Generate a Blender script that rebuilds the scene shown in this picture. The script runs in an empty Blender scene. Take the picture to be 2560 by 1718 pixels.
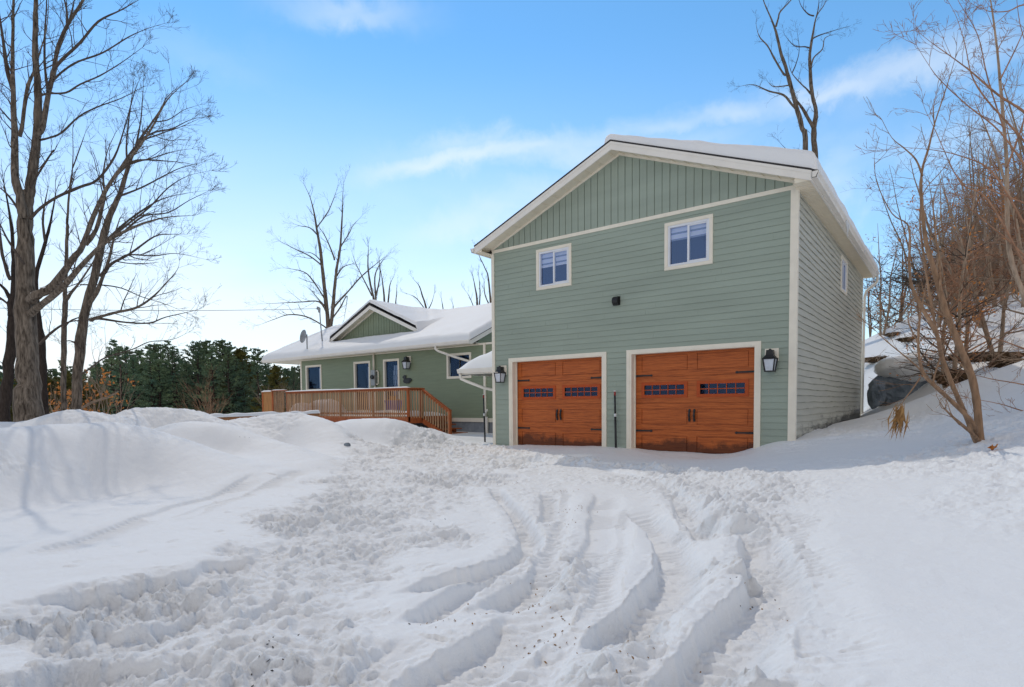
import bpy, math, random
import numpy as np
from mathutils import Vector, Matrix

SC = bpy.context.scene
COL = SC.collection
R = math.radians
PI = math.pi

# ------------------------------------------------------------------ survey of the place (camera station and bearings)
CAM = np.array([10.117, -12.401, 1.1285])
YAW, PITCH, ROLL, FPX, Y0 = R(37.4657), R(-2.6724), R(-0.5056), 1441.5, 218.2
_f = np.array([-math.sin(YAW)*math.cos(PITCH), math.cos(YAW)*math.cos(PITCH), math.sin(PITCH)])
_r = np.array([math.cos(YAW), math.sin(YAW), 0.0])
_u = np.cross(_r, _f)
FW = _f
RT = math.cos(ROLL)*_r + math.sin(ROLL)*_u
UP = -math.sin(ROLL)*_r + math.cos(ROLL)*_u


def ray(px, py):
    return FW + RT*(px-1280)/FPX + UP*(859+Y0-py)/FPX


def at(px, py, d):
    """surveyed point on a bearing, d metres away"""
    return CAM + ray(px, py)*d


def on(px, py, ax, v):
    d = ray(px, py)
    return CAM + d*((v-CAM[ax])/d[ax])


# ------------------------------------------------------------------ mesh builder
class MB:
    def __init__(s):
        s.v = []
        s.f = []
        s.m = []
        s.sm = []

    def face(s, pts, mat=0, smooth=False):
        n = len(s.v)
        s.v.extend([tuple(p) for p in pts])
        s.f.append(tuple(range(n, n+len(pts))))
        s.m.append(mat)
        s.sm.append(smooth)

    def box(s, a, b, mat=0):
        x0, x1 = sorted((a[0], b[0])); y0, y1 = sorted((a[1], b[1])); z0, z1 = sorted((a[2], b[2]))
        s.hexa([(x0, y0, z0), (x1, y0, z0), (x1, y1, z0), (x0, y1, z0), (x0, y0, z1), (x1, y0, z1), (x1, y1, z1), (x0, y1, z1)], mat)

    def hexa(s, p, mat=0):
        n = len(s.v)
        s.v.extend([tuple(q) for q in p])
        for q in ((0, 3, 2, 1), (4, 5, 6, 7), (0, 1, 5, 4), (1, 2, 6, 5), (2, 3, 7, 6), (3, 0, 4, 7)):
            s.f.append(tuple(n+i for i in q)); s.m.append(mat); s.sm.append(False)

    def bar(s, a, b, w, h, mat=0, up=(0, 0, 1)):
        a = Vector(a); b = Vector(b)
        d = (b-a).normalized(); x = d.cross(Vector(up))
        if x.length < 1e-4:
            x = Vector((1, 0, 0))
        x.normalize(); y = x.cross(d)
        x = x*w/2; y = y*h/2
        s.hexa([a-x-y, a+x-y, b+x-y, b-x-y, a-x+y, a+x+y, b+x+y, b-x+y], mat)

    def prism(s, poly, axis_fn, t0, t1, mat=0):
        """poly 2D outline extruded from t0 to t1; axis_fn(u,v,t)->xyz"""
        n = len(poly)
        s.face([axis_fn(u, v, t0) for u, v in poly][::-1], mat)
        s.face([axis_fn(u, v, t1) for u, v in poly], mat)
        for i in range(n):
            u0, v0 = poly[i]; u1, v1 = poly[(i+1) % n]
            s.face([axis_fn(u0, v0, t0), axis_fn(u1, v1, t0), axis_fn(u1, v1, t1), axis_fn(u0, v0, t1)], mat)

    def tube(s, pts, rad, sides=6, mat=0, cap=True, smooth=True):
        P = [Vector(p) for p in pts]
        n = len(P)
        base = len(s.v)
        t = (P[1]-P[0]).normalized()
        a = t.cross(Vector((0.31, 0.17, 0.93)))
        if a.length < 1e-3:
            a = t.cross(Vector((1, 0, 0)))
        a.normalize()
        cs = [(math.cos(2*PI*k/sides), math.sin(2*PI*k/sides)) for k in range(sides)]
        for i in range(n):
            if i < n-1 and i > 0:
                t = (P[i+1]-P[i-1])
            elif i > 0:
                t = P[i]-P[i-1]
            else:
                t = P[1]-P[0]
            if t.length < 1e-9:
                t = Vector((0, 0, 1))
            t.normalize()
            a = a - t*a.dot(t)
            if a.length < 1e-6:
                a = t.orthogonal()
            a.normalize()
            b = t.cross(a)
            r = rad[i] if hasattr(rad, '__len__') else rad
            p = P[i]
            for c, q in cs:
                s.v.append((p.x+(a.x*c+b.x*q)*r, p.y+(a.y*c+b.y*q)*r, p.z+(a.z*c+b.z*q)*r))
        for i in range(n-1):
            o = base+i*sides
            for k in range(sides):
                k2 = (k+1) % sides
                s.f.append((o+k, o+k2, o+sides+k2, o+sides+k)); s.m.append(mat); s.sm.append(smooth)
        if cap and sides > 3:
            s.f.append(tuple(base+k for k in range(sides))[::-1]); s.m.append(mat); s.sm.append(False)
            o = base+(n-1)*sides
            s.f.append(tuple(o+k for k in range(sides))); s.m.append(mat); s.sm.append(False)

    def relief(s, us, vs, dfn, P, mfn=None):
        """cells on a (u,v) lattice, each at its own depth, with side walls; P(u,v,d)->xyz"""
        nu, nv = len(us)-1, len(vs)-1
        D = [[dfn((us[i]+us[i+1])/2, (vs[j]+vs[j+1])/2) for j in range(nv)] for i in range(nu)]
        for i in range(nu):
            for j in range(nv):
                d = D[i][j]
                if d is None:
                    continue
                m = mfn((us[i]+us[i+1])/2, (vs[j]+vs[j+1])/2) if mfn else 0
                s.face([P(us[i], vs[j], d), P(us[i+1], vs[j], d), P(us[i+1], vs[j+1], d), P(us[i], vs[j+1], d)], m)
                if i+1 < nu and D[i+1][j] is not None and D[i+1][j] != d:
                    e = D[i+1][j]
                    s.face([P(us[i+1], vs[j], d), P(us[i+1], vs[j], e), P(us[i+1], vs[j+1], e), P(us[i+1], vs[j+1], d)], m)
                if j+1 < nv and D[i][j+1] is not None and D[i][j+1] != d:
                    e = D[i][j+1]
                    s.face([P(us[i], vs[j+1], d), P(us[i+1], vs[j+1], d), P(us[i+1], vs[j+1], e), P(us[i], vs[j+1], e)], m)

    def mesh(s, name, mats):
        me = bpy.data.meshes.new(name)
        me.from_pydata(s.v, [], s.f)
        if not isinstance(mats, (list, tuple)):
            mats = [mats]
        for m in mats:
            me.materials.append(m)
        me.polygons.foreach_set('material_index', s.m)
        me.polygons.foreach_set('use_smooth', s.sm)
        me.update()
        return me


def obj(name, mb, mats, parent=None):
    me = mb.mesh(name, mats) if isinstance(mb, MB) else mb
    o = bpy.data.objects.new(name, me)
    COL.objects.link(o)
    if parent:
        o.parent = parent
        if parent.type == 'EMPTY':
            o.matrix_parent_inverse = Matrix.Translation(-Vector(parent.location))
    return o


def tag(o, label, cat, group=None):
    o['label'] = label; o['category'] = cat
    if group:
        o['group'] = group
    return o


def thing(name, loc, label, cat, group=None):
    o = bpy.data.objects.new(name, None)
    o.empty_display_size = 0.3
    COL.objects.link(o)
    o.location = loc
    return tag(o, label, cat, group)


def dup(root, loc=None, rotz=None, scale=None, label=None, group=None):
    def cp(o, par):
        c = o.copy()
        COL.objects.link(c)
        if par:
            c.parent = par
        for ch in o.children:
            cp(ch, c)
        return c
    r = cp(root, None)
    if loc is not None:
        r.location = loc
    if rotz is not None:
        r.rotation_euler = (0, 0, rotz)
    if scale is not None:
        r.scale = (scale,)*3
    if label:
        r['label'] = label
    if group:
        r['group'] = group
    return r


# ------------------------------------------------------------------ materials
def nt_mat(name):
    m = bpy.data.materials.new(name)
    m.use_nodes = True
    nt = m.node_tree
    b = nt.nodes['Principled BSDF']
    return m, nt, b


def N(nt, typ, **kw):
    n = nt.nodes.new(typ)
    for k, v in kw.items():
        if k in n.inputs:
            n.inputs[k].default_value = v
        else:
            setattr(n, k, v)
    return n


def mat(name, col, rough=0.6, var=0.12, scale=6.0, stretch=(1, 1, 1), bump=0.0, bscale=40.0, spec=0.3, metal=0.0, col2=None, detail=4, rnd=0.0):
    """procedural surface: two tones of the thing's own colour by noise, and a fine bump"""
    m, nt, b = nt_mat(name)
    L = nt.links.new
    tc = N(nt, 'ShaderNodeTexCoord')
    mp = N(nt, 'ShaderNodeMapping'); mp.inputs['Scale'].default_value = stretch
    L(tc.outputs['Object'], mp.inputs['Vector'])
    no = N(nt, 'ShaderNodeTexNoise', Scale=scale, Detail=detail, Roughness=0.6)
    L(mp.outputs[0], no.inputs['Vector'])
    cr = N(nt, 'ShaderNodeValToRGB')
    c2 = col2 if col2 else tuple(min(1, c*(1+var)) for c in col)
    c1 = col if col2 else tuple(c*(1-var) for c in col)
    cr.color_ramp.elements[0].color = (*c1, 1); cr.color_ramp.elements[0].position = 0.32
    cr.color_ramp.elements[1].color = (*c2, 1); cr.color_ramp.elements[1].position = 0.68
    L(no.outputs['Fac'], cr.inputs['Fac'])
    out = cr.outputs['Color']
    if rnd:
        oi = N(nt, 'ShaderNodeObjectInfo')
        hs = N(nt, 'ShaderNodeHueSaturation')
        mr = N(nt, 'ShaderNodeMapRange'); mr.inputs['To Min'].default_value = 1-rnd; mr.inputs['To Max'].default_value = 1+rnd
        L(oi.outputs['Random'], mr.inputs['Value']); L(mr.outputs[0], hs.inputs['Value']); L(out, hs.inputs['Color'])
        out = hs.outputs['Color']
    L(out, b.inputs['Base Color'])
    b.inputs['Roughness'].default_value = rough
    b.inputs['Specular IOR Level'].default_value = spec
    b.inputs['Metallic'].default_value = metal
    if bump:
        n2 = N(nt, 'ShaderNodeTexNoise', Scale=bscale, Detail=5, Roughness=0.65)
        L(mp.outputs[0], n2.inputs['Vector'])
        bp = N(nt, 'ShaderNodeBump', Strength=bump, Distance=0.02)
        L(n2.outputs['Fac'], bp.inputs['Height']); L(bp.outputs[0], b.inputs['Normal'])
    return m


def snow_mat(name, fine=1.0):
    m, nt, b = nt_mat(name)
    L = nt.links.new
    tc = N(nt, 'ShaderNodeTexCoord')
    b.inputs['Base Color'].default_value = (0.88, 0.875, 0.87, 1)
    b.inputs['Roughness'].default_value = 0.65
    b.inputs['Specular IOR Level'].default_value = 0.2
    n1 = N(nt, 'ShaderNodeTexNoise', Scale=14, Detail=6, Roughness=0.65)
    n2 = N(nt, 'ShaderNodeTexNoise', Scale=90, Detail=3, Roughness=0.7)
    L(tc.outputs['Object'], n1.inputs['Vector']); L(tc.outputs['Object'], n2.inputs['Vector'])
    b1 = N(nt, 'ShaderNodeBump', Strength=0.30*fine, Distance=0.03)
    b2 = N(nt, 'ShaderNodeBump', Strength=0.4*fine, Distance=0.008)
    L(n1.outputs['Fac'], b1.inputs['Height']); L(n2.outputs['Fac'], b2.inputs['Height'])
    L(b1.outputs[0], b2.inputs['Normal'])
    at_ = N(nt, 'ShaderNodeAttribute', attribute_name='trodden')
    vo = N(nt, 'ShaderNodeTexNoise', Scale=38, Detail=6, Roughness=0.72, Distortion=0.8)
    L(tc.outputs['Object'], vo.inputs['Vector'])
    b3 = N(nt, 'ShaderNodeBump', Distance=0.014)
    L(at_.outputs['Fac'], b3.inputs['Strength']); L(vo.outputs['Fac'], b3.inputs['Height'])
    L(b2.outputs[0], b3.inputs['Normal']); L(b3.outputs[0], b.inputs['Normal'])
    return m


def wood_door_mat(name):
    m, nt, b = nt_mat(name)
    L = nt.links.new
    tc = N(nt, 'ShaderNodeTexCoord')
    mp = N(nt, 'ShaderNodeMapping'); mp.inputs['Scale'].default_value = (0.9, 1, 22)
    L(tc.outputs['Object'], mp.inputs['Vector'])
    n1 = N(nt, 'ShaderNodeTexNoise', Scale=3.0, Detail=8, Roughness=0.6, Distortion=0.35)
    L(mp.outputs[0], n1.inputs['Vector'])
    cr = N(nt, 'ShaderNodeValToRGB')
    e = cr.color_ramp.elements
    e[0].position = 0.30; e[0].color = (0.23, 0.046, 0.008, 1)
    e[1].position = 0.72; e[1].color = (0.62, 0.165, 0.034, 1)
    e2 = e.new(0.5); e2.color = (0.48, 0.112, 0.02, 1)
    L(n1.outputs['Fac'], cr.inputs['Fac'])
    # darker band with a ragged edge along the foot of the door
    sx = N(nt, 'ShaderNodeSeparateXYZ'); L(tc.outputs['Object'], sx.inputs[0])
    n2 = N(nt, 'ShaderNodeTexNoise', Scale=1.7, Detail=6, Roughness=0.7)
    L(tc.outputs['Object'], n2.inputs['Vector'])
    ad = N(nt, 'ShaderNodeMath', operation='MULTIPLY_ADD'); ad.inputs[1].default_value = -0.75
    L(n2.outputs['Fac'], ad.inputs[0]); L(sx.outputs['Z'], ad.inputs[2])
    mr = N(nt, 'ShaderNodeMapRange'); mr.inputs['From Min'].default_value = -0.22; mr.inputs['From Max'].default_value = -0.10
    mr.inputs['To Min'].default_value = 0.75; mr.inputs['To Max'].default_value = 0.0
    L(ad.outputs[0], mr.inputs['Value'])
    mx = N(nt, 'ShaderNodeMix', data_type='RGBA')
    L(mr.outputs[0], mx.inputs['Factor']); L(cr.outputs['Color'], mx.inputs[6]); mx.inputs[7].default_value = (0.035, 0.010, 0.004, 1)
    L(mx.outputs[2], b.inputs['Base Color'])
    b.inputs['Roughness'].default_value = 0.42
    b.inputs['Specular IOR Level'].default_value = 0.35
    bp = N(nt, 'ShaderNodeBump', Strength=0.25, Distance=0.01)
    L(n1.outputs['Fac'], bp.inputs['Height']); L(bp.outputs[0], b.inputs['Normal'])
    return m


def glass_mat(name, refl=0.22, tint=(0.75, 0.82, 0.95), top=.5):
    m = bpy.data.materials.new(name)
    m.use_nodes = True
    nt = m.node_tree
    nt.nodes.clear()
    L = nt.links.new
    o = N(nt, 'ShaderNodeOutputMaterial')
    t = N(nt, 'ShaderNodeBsdfTransparent'); t.inputs['Color'].default_value = (*tint, 1)
    g = N(nt, 'ShaderNodeBsdfGlossy'); g.inputs['Color'].default_value = (0.32, 0.52, 1.0, 1); g.inputs['Roughness'].default_value = 0.03
    tc = N(nt, 'ShaderNodeTexCoord')
    n = N(nt, 'ShaderNodeTexNoise', Scale=1.8, Detail=2)
    L(tc.outputs['Object'], n.inputs['Vector'])
    bp = N(nt, 'ShaderNodeBump', Strength=0.05, Distance=0.03)
    L(n.outputs['Fac'], bp.inputs['Height']); L(bp.outputs[0], g.inputs['Normal'])
    fr = N(nt, 'ShaderNodeLayerWeight', Blend=0.25)
    mr = N(nt, 'ShaderNodeMapRange'); mr.inputs['To Min'].default_value = refl; mr.inputs['To Max'].default_value = top
    L(fr.outputs['Fresnel'], mr.inputs['Value'])
    mx = N(nt, 'ShaderNodeMixShader')
    L(mr.outputs[0], mx.inputs['Fac']); L(t.outputs[0], mx.inputs[1]); L(g.outputs[0], mx.inputs[2])
    L(mx.outputs[0], o.inputs['Surface'])
    return m


M = {}
M['snow'] = snow_mat('snow_surface')
M['roof_snow'] = snow_mat('roof_snow_surface', 0.5)
M['siding'] = mat('sage_vinyl', (0.335, 0.39, 0.322), 0.5, 0.08, 1.1, (0.35, 1, 2.2), 0.05, 60, 0.35)
M['siding_side'] = mat('sage_vinyl_side_lit', (0.54, 0.53, 0.45), 0.5, 0.07, 2.0, (1, 0.5, 5), 0.05, 60, 0.35)  # front siding lightened: light from hill snow and sky put into its colour
def darken_foot(m, rng_z=.30, slope=.045, amp=.9):
    # ragged darker band along the foot of the wall, higher toward the rear
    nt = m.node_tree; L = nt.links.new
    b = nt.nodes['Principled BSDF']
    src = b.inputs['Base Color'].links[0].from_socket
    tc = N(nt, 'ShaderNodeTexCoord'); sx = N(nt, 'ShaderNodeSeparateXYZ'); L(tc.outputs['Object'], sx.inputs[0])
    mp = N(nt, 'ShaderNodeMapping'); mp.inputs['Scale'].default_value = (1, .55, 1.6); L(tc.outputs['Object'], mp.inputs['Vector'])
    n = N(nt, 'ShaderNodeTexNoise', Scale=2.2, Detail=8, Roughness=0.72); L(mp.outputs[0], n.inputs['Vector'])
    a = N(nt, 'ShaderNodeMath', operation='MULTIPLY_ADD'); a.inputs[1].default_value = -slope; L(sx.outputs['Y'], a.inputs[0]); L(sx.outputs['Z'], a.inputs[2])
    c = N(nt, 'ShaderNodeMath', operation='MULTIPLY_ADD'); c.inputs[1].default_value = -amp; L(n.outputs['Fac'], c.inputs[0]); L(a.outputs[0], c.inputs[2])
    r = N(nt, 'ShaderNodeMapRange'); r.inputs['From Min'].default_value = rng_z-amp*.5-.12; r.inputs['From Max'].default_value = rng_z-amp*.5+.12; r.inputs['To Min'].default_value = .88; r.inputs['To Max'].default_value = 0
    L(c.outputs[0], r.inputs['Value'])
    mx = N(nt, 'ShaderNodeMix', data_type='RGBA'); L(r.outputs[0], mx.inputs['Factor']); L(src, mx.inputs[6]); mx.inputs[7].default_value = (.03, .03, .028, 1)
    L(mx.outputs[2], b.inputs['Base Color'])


darken_foot(M['siding_side'], .40, .052, 1.25)
M['siding_ranch'] = mat('green_vinyl', (0.24, 0.285, 0.185), 0.5, 0.06, 3.0, (0.5, 1, 6), 0.05, 60, 0.35)
M['trim'] = mat('cream_trim', (0.87, 0.80, 0.67), 0.5, 0.04, 4.0, bump=0.03)
M['fascia'] = mat('ivory_metal', (0.87, 0.82, 0.74), 0.45, 0.04, 3.0, bump=0.02)
M['soffit'] = mat('soffit_vinyl', (0.86, 0.77, 0.61), 0.5, 0.04, 4.0, bump=0.02)
M['white_vinyl'] = mat('white_vinyl', (0.78, 0.80, 0.84), 0.4, 0.03, 5.0)
M['shingle'] = mat('asphalt_shingle', (0.05, 0.045, 0.045), 0.9, 0.3, 30, bump=0.4, bscale=80)
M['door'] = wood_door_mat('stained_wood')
M['door_frame'] = mat('red_stained_frame', (0.46, 0.075, 0.012), 0.45, 0.12, 8, (1, 1, 8), 0.05)
M['glass'] = glass_mat('window_glass', .26, (.9, .93, 1.0))
M['ranch_glass'] = glass_mat('dark_window_glass', .05, (.8, .86, .95), .30)
M['door_glass'] = glass_mat('garage_window_glass', .07, (.8, .86, .95), .25)
M['dark_room'] = mat('dark_room', (0.008, 0.014, 0.042), 0.9, 0.5, 2)
M['blind'] = mat('fabric_blind', (0.88, 0.88, 0.88), 0.8, 0.05, 20)
M['blind_gap'] = mat('sheer_blind', (0.30, 0.34, 0.40), 0.8, 0.05, 20)
M['black'] = mat('black_metal', (0.012, 0.012, 0.014), 0.45, 0.2, 12, bump=0.05, spec=0.5)
M['lamp_glass'] = mat('frosted_lamp_glass', (0.62, 0.66, 0.72), 0.15, 0.08, 10, spec=0.6)
M['concrete'] = mat('parged_concrete', (0.26, 0.28, 0.31), 0.85, 0.2, 4, bump=0.2, bscale=30)
M['rail_wood'] = mat('cedar_rail', (0.40, 0.11, 0.034), 0.65, 0.25, 3, (6, 6, 1), 0.15, 40, rnd=0.12)
M['baluster'] = mat('weathered_baluster', (0.50, 0.30, 0.17), 0.7, 0.25, 3, (9, 9, 1), 0.1, 40, rnd=0.25)
M['deck_board'] = mat('deck_board', (0.30, 0.14, 0.07), 0.75, 0.25, 3, (1, 8, 8), 0.15, 40)
M['timber'] = mat('timber_border', (0.34, 0.16, 0.07), 0.75, 0.25, 4, (1, 1, 6), 0.2, 40)
M['bark'] = mat('grey_bark', (0.045, 0.034, 0.026), 0.9, 0.4, 7, (3, 3, 0.45), 1.0, 10, 0.1, col2=(0.28, 0.225, 0.175), detail=8)
M['bark_dark'] = mat('dark_bark', (0.055, 0.042, 0.035), 0.9, 0.35, 9, (3, 3, 0.6), 0.7, 18, 0.1)
M['twig'] = mat('twig_bark', (0.10, 0.078, 0.064), 0.9, 0.25, 5, spec=0.1)
M['bark_tan'] = mat('tan_sapling_bark', (0.31, 0.19, 0.115), 0.8, 0.3, 7, (3, 3, 0.7), 0.4, 26, 0.15)
M['twig_red'] = mat('russet_twig', (0.36, 0.20, 0.125), 0.85, 0.3, 5, spec=0.1, rnd=0.3)
M['bark_sap'] = mat('sapling_bark', (0.34, 0.25, 0.18), 0.85, 0.3, 7, (3, 3, 0.7), 0.4, 26, 0.12, rnd=0.25)
M['needle'] = mat('pine_needles', (0.065, 0.145, 0.115), 0.75, 0.45, 0.5, spec=0.2, col2=(0.24, 0.30, 0.15), rnd=0.3)
M['needle_gold'] = mat('yellowed_cedar_foliage', (0.085, 0.085, 0.022), 0.75, 0.45, 0.9, spec=0.2, col2=(0.18, 0.16, 0.04), rnd=0.25)
M['leaf'] = mat('dead_leaf', (0.52, 0.17, 0.035), 0.7, 0.35, 9, col2=(0.62, 0.27, 0.07))
M['leaf_brown'] = mat('withered_leaf', (0.26, 0.13, 0.045), 0.75, 0.35, 9, col2=(0.42, 0.24, 0.09))
M['rock'] = mat('grey_rock', (0.11, 0.14, 0.17), 0.85, 0.4, 3.2, bump=1.0, bscale=7, col2=(0.27, 0.31, 0.35), detail=8)
M['soil'] = mat('exposed_soil', (0.035, 0.022, 0.014), 0.95, 0.4, 5, bump=0.8, bscale=14, col2=(0.13, 0.075, 0.035))
M['blue'] = mat('blue_plastic', (0.03, 0.06, 0.45), 0.4, 0.08, 6, spec=0.5)
M['orange'] = mat('orange_plastic', (0.5, 0.2, 0.03), 0.5, 0.08, 6)
M['grey_metal'] = mat('galvanised_metal', (0.33, 0.34, 0.35), 0.45, 0.1, 8, metal=0.4)
M['red_marker'] = mat('red_reflector', (0.32, 0.03, 0.025), 0.4, 0.08, 6, spec=0.5)
M['marker_white'] = mat('white_band', (0.72, 0.72, 0.72), 0.5, 0.05, 6)

# ------------------------------------------------------------------ numeric noise for the terrain
def _hash(ix, iy, s):
    h = (ix.astype(np.int64)*374761393 + iy.astype(np.int64)*668265263 + s*974634777) & 0x7fffffff
    h = (h ^ (h >> 13))*1274126177 & 0x7fffffff
    h = (h ^ (h >> 16))
    return (h & 0xffff)/65535.0


def vnoise(x, y, s=0):
    ix = np.floor(x); iy = np.floor(y)
    fx = x-ix; fy = y-iy
    fx = fx*fx*fx*(fx*(fx*6-15)+10); fy = fy*fy*fy*(fy*(fy*6-15)+10)
    a = _hash(ix, iy, s); b = _hash(ix+1, iy, s); c = _hash(ix, iy+1, s); d = _hash(ix+1, iy+1, s)
    return (a*(1-fx)+b*fx)*(1-fy)+(c*(1-fx)+d*fx)*fy - 0.5


def fbm(x, y, o=4, s=0, g=0.5):
    r = np.zeros_like(x); a = 1.0
    for i in range(o):
        r += a*vnoise(x*2**i+17.3*i, y*2**i-9.1*i, s+i); a *= g
    return r


def lumps(x, y, cell, s, rmin=0.25, rmax=0.75, dens=0.8):
    """clods: rounded caps scattered one per cell"""
    X = x/cell; Y = y/cell
    ix = np.floor(X); iy = np.floor(Y)
    out = np.zeros_like(x)
    for dx in (-1, 0, 1):
        for dy in (-1, 0, 1):
            cx = ix+dx; cy = iy+dy
            px = cx+_hash(cx, cy, s); py = cy+_hash(cx, cy, s+1)
            r = rmin+(rmax-rmin)*_hash(cx, cy, s+2)**2
            keep = _hash(cx, cy, s+3) < dens
            an = _hash(cx, cy, s+4)*PI
            st = 1+0.9*_hash(cx, cy, s+5)
            ux = (X-px)*np.cos(an)+(Y-py)*np.sin(an); uy = -(X-px)*np.sin(an)+(Y-py)*np.cos(an)
            q = 1-((ux/st)**2+(uy*st**0.5)**2)/(r*r)
            h = np.where(keep & (q > 0), np.sqrt(np.maximum(q, 0))*r*(0.6+0.4*_hash(cx, cy, s+6)), 0)
            out = np.maximum(out, h)
    return out*cell


def sst(a, b, x):
    t = np.clip((x-a)/(b-a), 0, 1)
    return t*t*(3-2*t)


def near_poly(x, y, P):
    """nearest point on a polyline: distance, signed side, arc parameter, interpolated z"""
    P = np.asarray(P, float)
    L = np.r_[0, np.cumsum(np.hypot(*(P[1:, :2]-P[:-1, :2]).T))]
    bd = np.full(x.shape, 1e9); bs = np.zeros_like(x); bt = np.zeros_like(x); bz = np.zeros_like(x)
    for i in range(len(P)-1):
        a = P[i]; b = P[i+1]; d = b[:2]-a[:2]; l2 = d@d
        t = np.clip(((x-a[0])*d[0]+(y-a[1])*d[1])/l2, 0, 1)
        qx = x-(a[0]+t*d[0]); qy = y-(a[1]+t*d[1])
        dd = np.hypot(qx, qy)
        k = dd < bd
        bd = np.where(k, dd, bd)
        bs = np.where(k, np.sign(d[0]*qy-d[1]*qx), bs)
        bt = np.where(k, (L[i]+t*(L[i+1]-L[i]))/L[-1], bt)
        if P.shape[1] > 2:
            bz = np.where(k, a[2]+t*(b[2]-a[2]), bz)
    return bd, bs*bd, bt, bz, L[-1]


def smooth_poly(P, n=5):
    P = np.asarray(P, float)
    out = []
    for i in range(len(P)-1):
        p0 = P[max(i-1, 0)]; p1 = P[i]; p2 = P[i+1]; p3 = P[min(i+2, len(P)-1)]
        for k in range(n):
            t = k/n
            out.append(0.5*((2*p1)+(-p0+p2)*t+(2*p0-5*p1+4*p2-p3)*t*t+(-p0+3*p1-3*p2+p3)*t**3))
    out.append(P[-1])
    return np.array(out)


# ------------------------------------------------------------------ terrain
ctrl = [(0, 0, 0), (2, -.2, .03), (3.7, -.15, .08), (4.6, -.2, .03), (5.5, -.2, .0), (6.5, -.15, .0), (6.96, 0, .21), (7.3, 0, .32), (7.62, 0, .36),
        (7.62, 1.84, .46), (7.62, 5.1, .52), (7.62, 10, .62), (3.8, 5, .1), (3.8, 10, .4), (0, 5, 0),
        (0, -2, .0), (3, -2, .0), (5.5, -1.8, .0), (0, -4, -.03), (4, -4, -.03), (2, -6, -.06), (6.5, -4, -.03), (4, -8, -.09), (7, -6, -.06), (8, -8, -.10), (7.5, -10.5, -.12), (9, -11, -.14),
        (10, -12.4, -.18), (6, -11, -.13), (2, -8, -.1), (-3, -4, -.03), (-2, -7, -.05), (-4, 0, 0), (-1, 2, 0), (-4, 4, -.03), (-1.5, 4, -.03), (-5.2, 4.3, -.03), (-4.5, 5.4, -.05),
        (5, -14, -.15), (10, -16, -.1), (0, -13, -.05), (-6, -9, .0), (-8, 3.5, .1), (-12, 2.8, .15), (-16, 2.5, .1), (-12, 6, 0), (-20, 3, -.1), (-25, 6, -.5), (-30, 0, -.6),
        (-16, -5, -.1), (-22, -8, -.3), (-40, -20, -.8), (-40, 20, -1.2), (-20, 20, -.8), (-10, 25, -.5), (-20, 45, -1.6), (-45, 45, -2), (0, 40, .5),
        (7.9, -2.6, .17), (8.3, -4.6, .12), (8.6, -7, .03), (9.0, -3.8, .28), (9.3, -6, .2), (9.2, -8.5, .03), (10.0, -9.0, .08), (10.43, -4.6, .46), (10.2, -6.2, .35), (10.6, -8, .22), (11.5, -9, .35), (12, -12, .3), (12, -6, .75), (14, -9, .9), (16, -14, .9), (18, -6, 2.3),
        (8.8, .5, .52), (9.3, 3, .75), (9.0, 8, .72), (8.2, 12, .8)]
for px, py, d in [(2250, 1022, 13.5), (2330, 992, 13), (2400, 966, 12.5), (2460, 935, 13), (2350, 1060, 10), (2450, 1020, 10.2), (2560, 1000, 9.5), (2560, 1100, 7.2), (2560, 900, 13), (2480, 855, 17), (2400, 930, 17),
                  (2190, 1010, 19), (2300, 930, 18.5), (2240, 925, 19.6), (2290, 880, 21), (2160, 940, 24), (2160, 850, 27), (2230, 815, 27), (2290, 785, 27), (2400, 752, 27), (2500, 735, 25), (2600, 720, 22), (2600, 800, 17), (2700, 700, 19)]:
    ctrl.append(tuple(at(px, py, d)))
ctrl += [(5, 22, 2.6), (-2, 20, .8), (6, 35, 4.5), (14, 32, 6), (22, 18, 6.6), (24, 0, 4.5), (30, 30, 8.5), (20, 45, 7), (0, 60, 2)]
C = np.array(ctrl, float)


def tps_fit(C, lam=2e-3):
    n = len(C)
    d = np.hypot(C[:, None, 0]-C[None, :, 0], C[:, None, 1]-C[None, :, 1])
    K = np.where(d > 0, d*d*np.log(d+1e-12), 0)+lam*np.eye(n)
    Pm = np.c_[np.ones(n), C[:, :2]]
    A = np.block([[K, Pm], [Pm.T, np.zeros((3, 3))]])
    return np.linalg.solve(A, np.r_[C[:, 2], 0, 0, 0])


WT = tps_fit(C)


def tps(x, y):
    s = x.shape; x = x.ravel(); y = y.ravel()
    r = WT[-3]+WT[-2]*x+WT[-1]*y
    for (cx, cy, _), w in zip(C, WT[:-3]):
        d2 = (x-cx)**2+(y-cy)**2
        r += w*0.5*d2*np.log(d2+1e-12)
    return r.reshape(s)


def poly_at(L):
    return smooth_poly([at(*p) for p in L], 4)


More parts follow.
